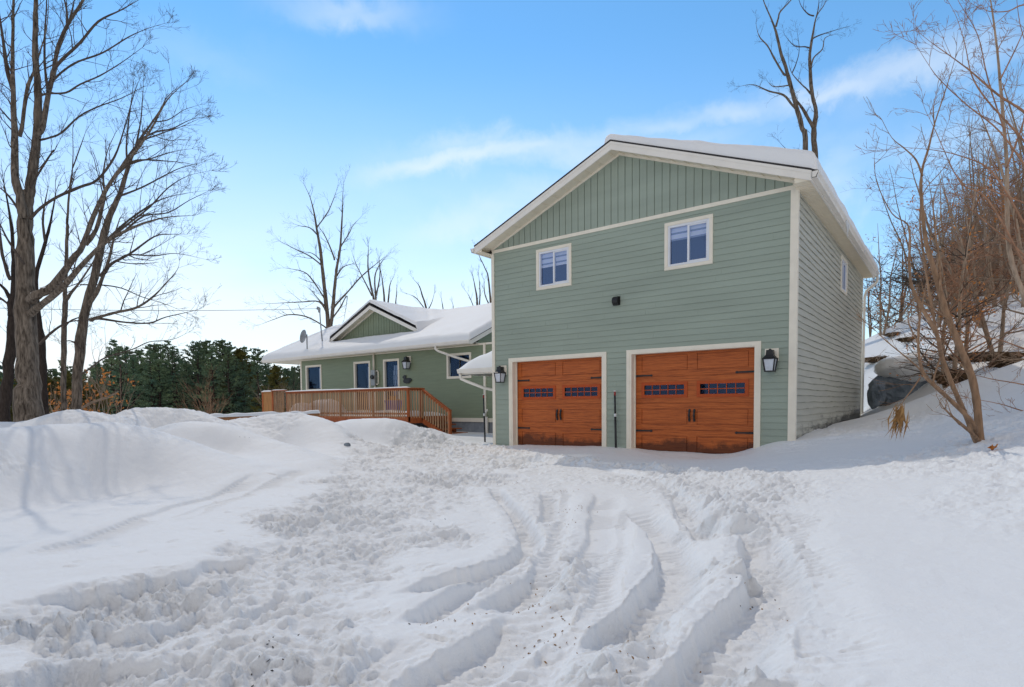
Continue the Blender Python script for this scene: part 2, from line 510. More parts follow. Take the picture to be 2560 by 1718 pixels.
MOUNDS = [
    (poly_at([(-160, 1095, 7.6), (-60, 1078, 8), (60, 1064, 8.5), (180, 1057, 9), (290, 1062, 9.3), (390, 1092, 9.5), (480, 1130, 9.5), (570, 1170, 9.3)]), 1.8),
    (poly_at([(-120, 1062, 13), (60, 1052, 13), (120, 1035, 13), (180, 1023, 13), (260, 1031, 13), (310, 1033, 13.5), (350, 1022, 14), (430, 1022, 14.2), (480, 1032, 14.2), (540, 1060, 14)]), 1.6),
    (poly_at([(390, 1078, 11.6), (450, 1052, 11.6), (520, 1054, 11.6), (580, 1070, 11.7), (640, 1090, 11.7), (700, 1112, 11.4), (750, 1138, 11)]), 1.35),
    (poly_at([(540, 1068, 15.5), (620, 1050, 15.5), (700, 1035, 15.5), (770, 1036, 15.3), (810, 1058, 15), (835, 1092, 14.5), (865, 1120, 14)]), 1.6),
    (poly_at([(825, 1075, 18.6), (870, 1051, 18.6), (960, 1046, 18.2), (1005, 1058, 18.2), (1050, 1082, 18.2), (1110, 1092, 18.4)]), 1.7),
    (poly_at([(1050, 1076, 19.3), (1062, 1071, 19.3), (1095, 1083, 19.2), (1130, 1096, 19.2)]), 0.8),
]


def base_ground(x, y):
    z = tps(x, y)
    rr = np.hypot(x-3, y)
    far = -2.2+9.5*sst(-4, 26, x-0.15*y)
    w = sst(38, 75, rr)
    z = np.clip(z, -3, 9)*(1-w)+far*w
    for P, wd in MOUNDS:
        k = (x > P[:, 0].min()-wd) & (x < P[:, 0].max()+wd) & (y > P[:, 1].min()-wd) & (y < P[:, 1].max()+wd)
        if not k.any():
            continue
        xs, ys, zs = x[k], y[k], z[k]
        wob = 1+0.22*fbm(xs*0.5, ys*0.5, 2, 91)
        m = zs.copy()
        for a, b in zip(P[:-1], P[1:]):
            e = b[:2]-a[:2]
            t = np.clip(((xs-a[0])*e[0]+(ys-a[1])*e[1])/(e@e), 0, 1)
            q = np.clip(np.hypot(xs-a[0]-t*e[0], ys-a[1]-t*e[1])/(wd*wob), 0, 1)
            m = np.maximum(m, zs+np.maximum(a[2]+t*(b[2]-a[2])-zs, 0)*(1-q*q)**1.9)
        z[k] = m
    return z


def gz(x, y):
    return float(base_ground(np.array([float(x)]), np.array([float(y)]))[0])


def flat(L, z=-0.07):
    return smooth_poly([on(px, py, 2, z)[:2] for px, py in L], 4)


# wheel ruts: polyline of the sharp upper lip (bearings in the yard), depth, floor width, far ramp
RUTS = [
    ([(1215, 1215), (1262, 1268), (1288, 1310), (1288, 1348), (1262, 1375), (1200, 1400), (1100, 1425), (1000, 1455), (955, 1470)], .13, .13, .13),
    ([(1290, 1390), (1240, 1410), (1180, 1430), (1100, 1470), (1000, 1525), (958, 1543)], .13, .13, .14),
    ([(1330, 1385), (1326, 1420), (1300, 1445), (1225, 1480), (1170, 1512)], .12, .16, .2),
    ([(1250, 1505), (1238, 1532), (1200, 1555), (1050, 1630), (940, 1690), (880, 1730)], .13, .22, .22),
    ([(1555, 1270), (1592, 1310), (1620, 1340), (1635, 1378), (1638, 1425), (1618, 1465), (1560, 1505), (1480, 1550), (1440, 1590), (1385, 1628)], .15, .20, .22),
    ([(1672, 1262), (1692, 1288), (1710, 1322), (1722, 1365)], .10, .15, .2),
    ([(1838, 1345), (1848, 1395), (1858, 1440), (1856, 1500), (1805, 1540), (1760, 1575), (1700, 1630), (1610, 1700), (1560, 1745)], .16, .24, .25),
    ([(1930, 1330), (1950, 1400), (1962, 1480), (1978, 1580), (2000, 1680), (2015, 1740)], .05, .16, .3),
    ([(1480, 1230), (1470, 1300), (1440, 1370), (1400, 1430)], .06, .2, .25),
    ([(1345, 1230), (1352, 1270), (1335, 1300)], .09, .15, .15),
    ([(640, 1205), (480, 1248), (330, 1292), (180, 1338), (0, 1392)], .04, .10, .35),
    ([(760, 1185), (640, 1222), (480, 1268), (380, 1300)], .03, .1, .25),
    ([(700, 1365), (520, 1385), (470, 1405), (350, 1425), (180, 1452), (0, 1480)], .08, .2, .3),
    ([(530, 1470), (470, 1490), (400, 1510), (300, 1535), (255, 1530)], .09, .18, .2),
    ([(420, 1458), (380, 1480), (345, 1468)], .08, .15, .2),
    ([(170, 1470), (110, 1485), (20, 1515)], .09, .18, .2),
    ([(180, 1590), (100, 1630), (0, 1670)], .12, .24, .25),
    ([(700, 1450), (620, 1480), (540, 1500)], .08, .15, .2),
    ([(290, 1590), (240, 1615), (190, 1630)], .08, .18, .2),
    ([(1500, 1146), (1420, 1146), (1300, 1146), (1190, 1142)], .05, .14, .2),
    ([(1330, 1192), (1270, 1186), (1180, 1184)], .05, .14, .2),
    ([(1545, 1262), (1528, 1330), (1505, 1410), (1462, 1500), (1420, 1560)], .04, .10, .12),
    ([(1650, 1225), (1684, 1290), (1690, 1380), (1645, 1490), (1570, 1595), (1480, 1690)], .045, .12, .10),
    ([(1490, 1172), (1610, 1198), (1700, 1240), (1770, 1300)], .045, .10, .12),
    ([(1380, 1560), (1300, 1640), (1200, 1725)], .05, .12, .12),
    ([(1300, 1600), (1210, 1670), (1120, 1735)], .045, .10, .10),
    ([(1965, 1310), (1992, 1420), (2015, 1560), (2048, 1730)], .035, .10, .25),
    ([(1905, 1420), (1900, 1520), (1850, 1620), (1790, 1730)], .03, .10, .10),
    ([(1400, 1215), (1385, 1290), (1350, 1360), (1340, 1450)], .03, .09, .10),
    ([(1010, 1560), (900, 1630), (800, 1725)], .05, .14, .15),
]
ROUGH = [on(px, py, 2, -.05)[:2] for px, py in [(-60, 1500), (200, 1455), (480, 1400), (620, 1345), (720, 1260), (850, 1180), (880, 1130), (1080, 1100), (1230, 1118), (1330, 1135), (1300, 1180), (1180, 1230), (1120, 1290),
                                                     (1030, 1390), (950, 1450), (930, 1520), (950, 1570), (860, 1660), (760, 1740), (-60, 1740)]]
BERMS = [
    ([(1235, 1142), (1330, 1143), (1420, 1150), (1500, 1158), (1560, 1163), (1640, 1172), (1690, 1184)], .10, .22),
    ([(1560, 1190), (1650, 1205), (1720, 1220), (1790, 1255), (1840, 1290), (1870, 1310)], .07, .25),
    ([(1690, 1184), (1780, 1198), (1860, 1205), (1890, 1230), (1920, 1265)], .08, .30),
    ([(1760, 1310), (1800, 1302), (1840, 1312), (1860, 1330)], .14, .16),
    ([(1790, 1412), (1830, 1420), (1870, 1440)], .07, .10),
    ([(1600, 1520), (1580, 1570), (1540, 1600), (1500, 1630), (1440, 1660)], .06, .12),
    ([(1540, 1660), (1460, 1700), (1400, 1740)], .10, .16),
    ([(1840, 1665), (1860, 1690), (1900, 1720)], .07, .16),
    ([(1445, 1360), (1425, 1420), (1405, 1480)], .05, .10),
    ([(905, 1135), (960, 1130), (1030, 1118), (1100, 1112)], .10, .28),
]
TREAD = [([(1320, 1240), (1350, 1330), (1330, 1430), (1310, 1560), (1330, 1740)], .45), ([(1700, 1420), (1690, 1480), (1640, 1560), (1560, 1660), (1480, 1740)], .3),
         ([(1920, 1400), (1930, 1500), (1900, 1600), (1830, 1740)], .4), ([(1450, 1200), (1420, 1150), (1330, 1200), (1300, 1260)], .6), ([(1160, 1600), (1050, 1680), (980, 1740)], .4)]


def poly_sd(x, y, P):
    """signed distance to a closed polygon, positive inside"""
    P = np.array(P)
    d = np.full(x.shape, 1e9); ins = np.zeros(x.shape, bool)
    for i in range(len(P)):
        a = P[i]; b = P[(i+1) % len(P)]
        e = b-a
        t = np.clip(((x-a[0])*e[0]+(y-a[1])*e[1])/(e@e), 0, 1)
        d = np.minimum(d, np.hypot(x-a[0]-t*e[0], y-a[1]-t*e[1]))
        c = ((a[1] > y) != (b[1] > y)) & (x < (b[0]-a[0])*(y-a[1])/(b[1]-a[1]+1e-12)+a[0])
        ins ^= c
    return np.where(ins, d, -d)


def full_ground(x, y, want=False):
    z = base_ground(x, y)
    tm = np.zeros_like(z)
    k = (x > -16) & (x < 14) & (y > -15) & (y < 6)
    X, Y, Z = x[k], y[k], z[k]
    # broad wind texture
    Z = Z+(0.035+.05*sst(.15, .6, Z)*(X < 1))*fbm(X*0.8, Y*0.8, 3, 5)+0.010*fbm(X*2.2+3*fbm(X, Y, 2, 7), Y*2.6, 3, 8)+0.004*fbm(X*11, Y*11, 3, 12)+0.045*fbm(X*6, Y*6, 5, 13, .65)*sst(.0, .25, fbm(X*.45, Y*.45, 2, 19))*sst(.12, .4, Z)
    # ruts
    dl = np.zeros_like(Z)
    for L, D, w, rp in RUTS:
        P = flat(L)
        m = (X > P[:, 0].min()-1) & (X < P[:, 0].max()+1) & (Y > P[:, 1].min()-1) & (Y < P[:, 1].max()+1)
        xs, ys = X[m], Y[m]
        d, s, t, _, ln = near_poly(xs, ys, P)
        j = len(L)//2
        rf = np.array(on(L[j][0]+22, L[j][1]+30, 2, -.07)[:2])
        sg = near_poly(rf[:1], rf[1:2], P)[1][0]
        s = s*np.sign(sg)
        s = s+0.022*fbm(xs*7, ys*7, 3, 31)+0.05*fbm(xs*1.5, ys*1.5, 2, 33)
        en = sst(0, min(.3, .3/ln+.06), t)*(1-sst(1-min(.3, .3/ln+.06), 1, t))
        fl = sst(-.006, .045, s)*(1-sst(w, w+rp, s))
        g = -0.9*D*fl*en+0.022*np.exp(-((s+.10)/.10)**2)*en
        tr = 0.012*np.sin(t*ln*PI*2/0.085+3*s/w)*fl*en*(fbm(xs*2, ys*2, 2, 44) > -0.1)
        dl[m] = np.where(g < 0, np.minimum(dl[m], g+tr), np.maximum(dl[m], np.where(dl[m] < 0, dl[m], g)))
    Z = Z+dl
    # berms of thrown clods
    rub = np.zeros_like(Z)
    for L, H, w in BERMS:
        P = flat(L, 0.0)
        m = (X > P[:, 0].min()-1.2) & (X < P[:, 0].max()+1.2) & (Y > P[:, 1].min()-1.2) & (Y < P[:, 1].max()+1.2)
        d, s, t, _, ln = near_poly(X[m], Y[m], P)
        en = sst(0, .15, t)*(1-sst(.85, 1, t))
        e = np.exp(-(d/w)**2)
        Z[m] += H*e*en*(0.65+1.2*(fbm(X[m]*3, Y[m]*3, 3, 51)+.2))
        rub[m] = np.maximum(rub[m], np.exp(-(d/(w*1.9))**2))
    for L, w in TREAD:
        P = flat(L)
        m = (X > P[:, 0].min()-1) & (X < P[:, 0].max()+1) & (Y > P[:, 1].min()-1) & (Y < P[:, 1].max()+1)
        d, s, t, _, ln = near_poly(X[m], Y[m], P)
        rub[m] = np.maximum(rub[m], 0.42*np.exp(-(d/w)**4))
    # trodden area: clods and boot holes
    sd = poly_sd(X, Y, ROUGH)+0.05+0.6*fbm(X*1.1, Y*1.1, 4, 61, .6)
    tr = sst(-.30, .40, sd)*(0.75+0.6*sst(-.3, .3, fbm(X*.9, Y*.9, 3, 66)))
    rub = np.maximum(rub, tr)
    a = R(-28)
    U = X*math.cos(a)+Y*math.sin(a); V = -X*math.sin(a)+Y*math.cos(a)
    U2 = U+0.10*fbm(U*3, V*3, 3, 71); V2 = V+0.10*fbm(U*3+9, V*3, 3, 72)
    c = 0.45*lumps(U2*0.75, V2, .28, 101, .2, .5, .25)+0.85*lumps(U2, V2, .14, 111, .12, .6, .45)+1.1*lumps(U2, V2, .075, 121, .15, .6, .55)+1.1*lumps(U2, V2, .042, 131, .2, .6, .55)
    pits = 0.55*lumps(U2*0.6+5, V2*1.1+3, .30, 141, .25, .55, .6)+0.55*lumps(U2*.8+2, V2*1.2, .17, 145, .25, .55, .5)+0.12*lumps(U2*.5, V2, .7, 151, .3, .6, .5)
    Z = Z+rub*(c-pits*tr-0.03)+rub*0.030*fbm(X*7, Y*7, 5, 161, .6)
    # slight grain of fallen bits on open snow near the drive
    loose = 0.5*lumps(X, Y, .11, 171, .1, .35, .10)
    Z = Z+loose*np.exp(-((sd+.6)/1.0)**2)
    z[k] = Z
    tm[k] = np.clip(rub*0.75+0.35*sst(.02, .08, -dl), 0, 1)
    return (z, tm) if want else z


def axis(c, lo, hi, s0, g, lo2, hi2):
    a = [c]
    while a[-1] < hi2:
        d = a[-1]-c
        a.append(a[-1]+(s0+g*d if a[-1] < hi else max(s0+g*d, 0.10*(a[-1]-hi)+.1)))
    b = [c]
    while b[-1] > lo2:
        d = c-b[-1]
        b.append(b[-1]-(s0+g*d if b[-1] > lo else max(s0+g*d, 0.10*(lo-b[-1])+.1)))
    return np.array(b[:0:-1]+a)


def build_ground():
    xs = axis(9.4, -12, 13, .0085, .0020, -420, 420)
    ys = axis(-10.8, -12.5, 4, .0085, .0022, -420, 420)
    X, Y = np.meshgrid(xs, ys)
    Z, TM = full_ground(X.ravel(), Y.ravel(), True)
    n, m = len(xs), len(ys)
    me = bpy.data.meshes.new('snow_ground')
    co = np.empty((n*m, 3), np.float32)
    co[:, 0] = X.ravel(); co[:, 1] = Y.ravel(); co[:, 2] = Z
    me.vertices.add(n*m)
    me.vertices.foreach_set('co', co.ravel())
    i = np.arange((m-1)*(n-1)); r = i//(n-1); c = i % (n-1)
    a = r*n+c
    q = np.stack([a, a+1, a+n+1, a+n], 1).astype(np.int32)
    me.loops.add(q.size); me.loops.foreach_set('vertex_index', q.ravel())
    me.polygons.add(len(q))
    me.polygons.foreach_set('loop_start', np.arange(0, q.size, 4, dtype=np.int32))
    me.polygons.foreach_set('use_smooth', np.ones(len(q), bool))
    me.materials.append(M['snow'])
    me.update(calc_edges=True)
    me.validate()
    me.attributes.new('trodden', 'FLOAT', 'POINT').data.foreach_set('value', TM.astype(np.float32))
    o = bpy.data.objects.new('snow_ground', me)
    COL.objects.link(o)
    o['kind'] = 'structure'
    print('ground', n, m)


build_ground()

# ------------------------------------------------------------------ siding
def lap(mb, u0, u1, z0, z1, pitch, holes, P, zstart=None, mat=0, wav=0.0, nu=1, proud=.019):
    """lapped courses between z0 and z1 with rectangular holes; P(u,z,d)->xyz"""
    zs0 = z0 if zstart is None else zstart
    k0 = int(math.floor((z0-zs0)/pitch))
    k1 = int(math.ceil((z1-zs0)/pitch))
    for k in range(k0, k1):
        a = zs0+k*pitch; b = a+pitch
        br = sorted({max(a, z0), min(b, z1)} | {h for hh in holes for h in hh[2:4] if max(a, z0) < h < min(b, z1)})
        for i in range(len(br)-1):
            c, d = br[i], br[i+1]
            if d-c < 1e-4:
                continue
            mid = (c+d)/2
            segs = [(u0, u1)]
            for h in holes:
                if h[2] <= mid <= h[3]:
                    ns = []
                    for s, e in segs:
                        if h[0] > s: ns.append((s, min(e, h[0])))
                        if h[1] < e: ns.append((max(s, h[1]), e))
                    segs = [q for q in ns if q[1]-q[0] > 1e-4]
            dd = lambda z: proud-(proud-.005)*(z-a)/pitch
            for s, e in segs:
                cuts = [s+(e-s)*j/nu for j in range(nu+1)]
                for s2, e2 in zip(cuts[:-1], cuts[1:]):
                    w = lambda u, z: wav*(math.sin(u*2.3+z*1.7+k*.7)*.5+math.sin(u*5.1+k*1.9)*.35) if wav else 0.0
                    mb.face([P(s2, c+w(s2, c), dd(c)), P(e2, c+w(e2, c), dd(c)), P(e2, d+w(e2, d), dd(d)), P(s2, d+w(s2, d), dd(d))], mat)
                    if abs(c-a) < 1e-6:
                        mb.face([P(s2, c+w(s2, c), .003), P(e2, c+w(e2, c), .003), P(e2, c+w(e2, c), dd(c)), P(s2, c+w(s2, c), dd(c))], mat)


def joints(mb, n, u0, u1, z0, z1, pitch, holes, P, rng, proud=.019):
    for i in range(n):
        for _ in range(20):
            u = rng.uniform(u0+.3, u1-.3); k = rng.randrange(int((z1-z0)/pitch)-1)
            a = z0+k*pitch
            if not any(h[0]-.1 < u < h[1]+.1 and h[2]-.15 < a < h[3]+.15 for h in holes):
                break
        p = [P(u, a+.002, proud+.003), P(u+.005, a+.002, proud+.003), P(u+.005, a+pitch*.97, .0075), P(u, a+pitch*.97, .0075)]
        q = [P(u, a+.002, .004), P(u+.005, a+.002, .004), P(u+.005, a+pitch*.97, .002), P(u, a+pitch*.97, .002)]
        mb.hexa(q+p)


def batten_wall(mb, u0, u1, zbot, ztop, P, w=.18, groove=.02):
    """upright boards with open grooves, cut to a sloping head; ztop(u)"""
    n = max(1, round((u1-u0)/w)); w = (u1-u0)/n
    for i in range(n):
        a = u0+i*w; b = a+w-groove
        for (s, e, d) in ((a, b, .020 if i % 2 else .016), (b, a+w, .0)):
            mid = [s, e]
            mb.face([P(s, zbot, d), P(e, zbot, d), P(e, max(zbot, ztop(e)), d), P(s, max(zbot, ztop(s)), d)])
        for e, d in ((a, .02 if i % 2 else .016), (b, .02 if i % 2 else .016)):
            mb.face([P(e, zbot, d), P(e, zbot, 0), P(e, max(zbot, ztop(e)), 0), P(e, max(zbot, ztop(e)), d)])


Pf = lambda u, z, d: (u, -d, z)                       # garage front, facing the yard
W, LEN, PITCH_S = 7.62, 9.95, .1345
rng = random.Random(4)
garage = thing('garage', (3.81, 4.9, 0), 'tall sage green two storey garage with two orange wood doors under a snowy gable', 'garage')

DOORS = [(2.02, .54, 3.495), (5.51, 4.021, 6.996)]
ZT = 2.355
holes = [(d[1]+.12, d[2]-.12, -1, ZT-.075) for d in DOORS]
WIN = [(1.469, 2.528, 4.052, 5.087), (4.941, 6.009, 4.052, 5.087)]
holes += [(a+.04, b-.04, c+.04, d-.04) for a, b, c, d in WIN]

mb = MB()
lap(mb, .065, W-.11, -.5, 5.235, PITCH_S, holes, Pf, zstart=-.5, wav=.003, nu=12)
joints(mb, 34, .1, W-.1, -.5, 5.1, PITCH_S, holes, Pf, rng)
front_wall = obj('wall', mb, M['siding'], garage)

mb = MB()                                              # side facing the hill
Ps = lambda u, z, d: (W+d, u, z)
SW = (5.35, 6.42, 4.08, 5.04)
lap(mb, .07, LEN-.05, -.6, 5.21, PITCH_S, [(SW[0]+.04, SW[1]-.04, SW[2]+.04, SW[3]-.04)], Ps, zstart=-.5, wav=.014, nu=26, proud=.028)
joints(mb, 14, .1, LEN-.3, -.4, 5.0, PITCH_S, [SW], Ps, rng)
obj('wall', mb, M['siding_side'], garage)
mb = MB()
lap(mb, .05, LEN-.05, -.6, 5.21, PITCH_S, [], lambda u, z, d: (-d, u, z), zstart=-.5)
lap(mb, .05, W-.05, -.6, 5.21, PITCH_S, [], lambda u, z, d: (u, LEN+d, z), zstart=-.5)
obj('wall', mb, M['siding'], garage)

RZ = lambda x: 7.05-.405*abs(x-3.84)                    # roof top line
SZ = lambda x: RZ(x)-.135
mb = MB()
batten_wall(mb, .03, W-.03, 5.312, lambda u: SZ(u)-.01, Pf)
obj('gable_panel', mb, M['siding'], garage)
mb = MB()
batten_wall(mb, .03, W-.03, 5.212, lambda u: SZ(u)-.01, lambda u, z, d: (u, LEN+d, z))
obj('gable_panel', mb, M['siding'], garage)

mb = MB()
mb.box((0.0, -.034, 5.233), (W+.02, .0, 5.312))        # band board
obj('trim_band', mb, M['trim'], garage)
for (a, b) in (((-.032, -.033, -.5), (.062, .06, 5.232)), ((W-.108, -.033, -.5), (W+.033, .07, 5.232)), ((W-.06, LEN-.05, -.5), (W+.028, LEN+.03, 5.2)), ((-.03, LEN-.05, -.5), (.06, LEN+.03, 5.2))):
    mb = MB(); mb.box(a, b); obj('corner_trim', mb, M['trim'], garage)
mb = MB()
for s in (-1, 1):                                       # rake frieze under the soffit
    pts = [(3.84+s*4.02, 0), (3.84, 0)]
    for (x0, x1) in ((3.84+s*3.86, 3.84),):
        mb.hexa([(x0, -.03, SZ(x0)-.055), (x1, -.03, SZ(x1)-.055), (x1, 0, SZ(x1)-.055), (x0, 0, SZ(x0)-.055),
                 (x0, -.03, SZ(x0)-.003), (x1, -.03, SZ(x1)-.003), (x1, 0, SZ(x1)-.003), (x0, 0, SZ(x0)-.003)])
obj('rake_trim', mb, M['trim'], garage)

# roof: deck + shingles, fascia, soffit, gutters
YF, YB = -.45, LEN+.35
XL, XR = -.27, 7.95
mb = MB()
for x0, x1 in ((XL, 3.84), (XR, 3.84)):
    n = 1
    a, b = RZ(x0), RZ(x1)
    mb.hexa([(x0, YF, a-.02), (x1, YF, b-.02), (x1, YB, b-.02), (x0, YB, a-.02), (x0, YF-.03, a+.012), (x1, YF-.03, b+.012), (x1, YB+.03, b+.012), (x0, YB+.03, a+.012)])
roof = obj('roof', mb, M['shingle'], garage)
mb = MB()
for s, x0 in ((-1, XL), (1, XR)):
    x1 = 3.84
    for y0, y1 in ((YF, YF+.03), (YB-.03, YB)):
        mb.hexa([(x0, y0, RZ(x0)-.20), (x1, y0, RZ(x1)-.20), (x1, y1, RZ(x1)-.20), (x0, y1, RZ(x0)-.20),
                 (x0, y0, RZ(x0)-.022), (x1, y0, RZ(x1)-.022), (x1, y1, RZ(x1)-.022), (x0, y1, RZ(x0)-.022)])
        mb.hexa([(x0, y0-.012, RZ(x0)-.075), (x1, y0-.012, RZ(x1)-.075), (x1, y0, RZ(x1)-.075), (x0, y0, RZ(x0)-.075),
                 (x0, y0-.012, RZ(x0)-.02), (x1, y0-.012, RZ(x1)-.02), (x1, y0, RZ(x1)-.02), (x0, y0, RZ(x0)-.02)])
mb.box((XR-.03, YF+.031, 5.195), (XR, YB-.031, 5.36))
mb.box((XL, YF+.031, 5.195), (XL+.03, YB-.031, 5.36))
obj('fascia', mb, M['fascia'], garage)
mb = MB()
for s, xe in ((-1, .0), (1, W)):                        # raking soffit at the front with ribs
    x0 = XL+.03 if s < 0 else XR-.03
    for (p, q) in ((x0, 3.84),):
        mb.face([(p, YF+.03, SZ(p)-.045), (q, YF+.03, SZ(q)-.045), (q, -.0, SZ(q)-.002), (p, -.0, SZ(p)-.002)])
    x = .12
    while x < 4.0:
        px = 3.84+s*x
        mb.hexa([(px, YF+.03, SZ(px)-.060), (px+.014, YF+.03, SZ(px+.014)-.060), (px+.014, -.02, SZ(px+.014)-.016), (px, -.02, SZ(px)-.016),
                 (px, YF+.03, SZ(px)-.044), (px+.014, YF+.03, SZ(px+.014)-.044), (px+.014, -.02, SZ(px+.014)-.002), (px, -.02, SZ(px)-.002)])
        x += .305
for xa, xb in ((W+.0, XR-.03), (XL+.03, 0.0)):          # level soffit along the eaves
    mb.face([(xa, .0, 5.213), (xb, .0, 5.213), (xb, YB, 5.213), (xa, YB, 5.213)])
    mb.face([(xa, YF+.03, 5.213), (xb, YF+.03, 5.213), (xb, .0, 5.213), (xa, .0, 5.213)])
    y = YF+.2
    while y < YB-.1:
        mb.box((min(xa, xb)+.005, y, 5.203), (max(xa, xb)-.005, y+.012, 5.2125))
        y += .1
# return box at the eave corners
for x0, x1 in ((W+.035, XR-.031), (XL+.031, -.035)):
    mb.face([(x0, YF+.028, 5.205), (x1, YF+.028, 5.205), (x1, YF+.028, RZ(x1)-.16), (x0, YF+.028, RZ(x0)-.16)])
obj('soffit', mb, M['soffit'], garage)


def gutter(mb, x, y0, y1, z, s, vert=False):
    """K profile gutter along y; s=+1 opens away from +x"""
    prof = [(0, 0), (0, .115), (.008, .115), (.008, .01), (.075, .01), (.085, .05), (.108, .09), (.108, .122), (.122, .122), (.122, .085), (.096, .045), (.085, 0)]
    mb.prism([(x+s*u, z+v) for u, v in prof], lambda u, v, t: (u, t, v), y0, y1)
    mb.face([(x, y0, z), (x+s*.085, y0, z), (x+s*.12, y0, z+.115), (x, y0, z+.115)])


mb = MB()
gutter(mb, XR+.002, YF-.02, YB, 5.225, 1)
obj('gutter', mb, M['fascia'], garage)
mb = MB()
gutter(mb, XL-.002, YF-.02, YB, 5.225, -1)
obj('gutter', mb, M['fascia'], garage)
mb = MB()                                               # rear spout
mb.tube([(8.02, YB-.06, 5.23), (8.02, YB-.06, 5.08), (7.98, YB-.06, 5.0), (7.72, YB-.1, 4.78), (7.68, YB-.18, 4.6), (7.68, YB-.25, .4)], .042, 8)
obj('downspout', mb, M['fascia'], garage)


def snow_sheet(P00, P10, P11, P01, thick, n=60, m=60, edge=.28, seed=1, amp=.03, drop=.0, prof=None):
    """a settled layer on a sloping quad; corners in order; thick metres; rounded margins"""
    P00, P10, P11, P01 = [np.array(p, float) for p in (P00, P10, P11, P01)]
    lu = np.linalg.norm(P10-P00); lv = np.linalg.norm(P01-P00)
    tu = np.unique(np.r_[np.linspace(0, edge/lu, 9)**1.0, np.linspace(edge/lu, 1-edge/lu, n), np.linspace(1-edge/lu, 1, 9)])
    tv = np.unique(np.r_[np.linspace(0, edge/lv, 9), np.linspace(edge/lv, 1-edge/lv, m), np.linspace(1-edge/lv, 1, 9)])
    U, V = np.meshgrid(tu, tv)
    B = (P00[None, None]*((1-U)*(1-V))[..., None]+P10*(U*(1-V))[..., None]+P11*(U*V)[..., None]+P01*((1-U)*V)[..., None])
    du = np.minimum(U, 1-U)*lu; dv = np.minimum(V, 1-V)*lv
    e = np.minimum(du, dv)+.06*fbm(B[..., 0]*1.7+seed, B[..., 1]*1.7+B[..., 2], 3, seed)
    e = np.clip(e/edge, 0, 1); e = np.where(np.minimum(du, dv) <= 0, 0, e)
    h = thick*np.sqrt(np.maximum(1-(1-e)**2, 0))
    if prof is not None:
        h = h*prof(U, V)
    h = h*(1+.25*fbm(B[..., 0]*.5+seed*3, B[..., 1]*.5, 3, seed+5))+(e > .5)*amp*fbm(B[..., 0]*2.1, B[..., 1]*2.1, 3, seed+9)
    h = np.maximum(h, 0)
    B[..., 2] += h
    mb = MB()
    s = B.shape
    mb.v = [tuple(p) for p in B.reshape(-1, 3)]
    for j in range(s[0]-1):
        for i in range(s[1]-1):
            a = j*s[1]+i
            mb.f.append((a, a+1, a+1+s[1], a+s[1])); mb.m.append(0); mb.sm.append(True)
    # underside closes the layer
    k = len(mb.v)
    mb.v += [tuple(p) for p in (P00, P10, P11, P01)]
    mb.f.append((k, k+3, k+2, k+1)); mb.m.append(0); mb.sm.append(False)
    return mb


zo = .014
x1 = XR+.10
mb = snow_sheet((3.66, YF+.0, RZ(3.70)+zo), (x1, YF+.0, RZ(x1)+zo), (x1, YB, RZ(x1)+zo), (3.70, YB, RZ(3.70)+zo), .34, 50, 60, .17, 3, .035)
obj('roof_snow', mb, M['roof_snow'], garage)
mb = snow_sheet((XL+.05, YF+.02, RZ(XL+.05)+zo), (3.78, YF+.02, RZ(3.78)+zo), (3.78, YB, RZ(3.78)+zo), (XL+.05, YB, RZ(XL+.05)+zo), .07, 40, 40, .25, 8, .02)
obj('roof_snow', mb, M['roof_snow'], garage)
ICE = mat('ice', (.72, .76, .80), .12, .04, 8, spec=.6)
for i, (y, l) in enumerate([(3.0, .22), (3.12, .42), (3.26, .30), (3.42, .14), (9.6, .16), (9.9, .24), (6.4, .10)]):
    mb = MB()
    mb.tube([(XR+.115, y, 5.29), (XR+.116, y+.005, 5.29-l*.5), (XR+.116, y, 5.29-l)], [.016, .009, .001], 6)
    obj('icicle', mb, ICE, garage)


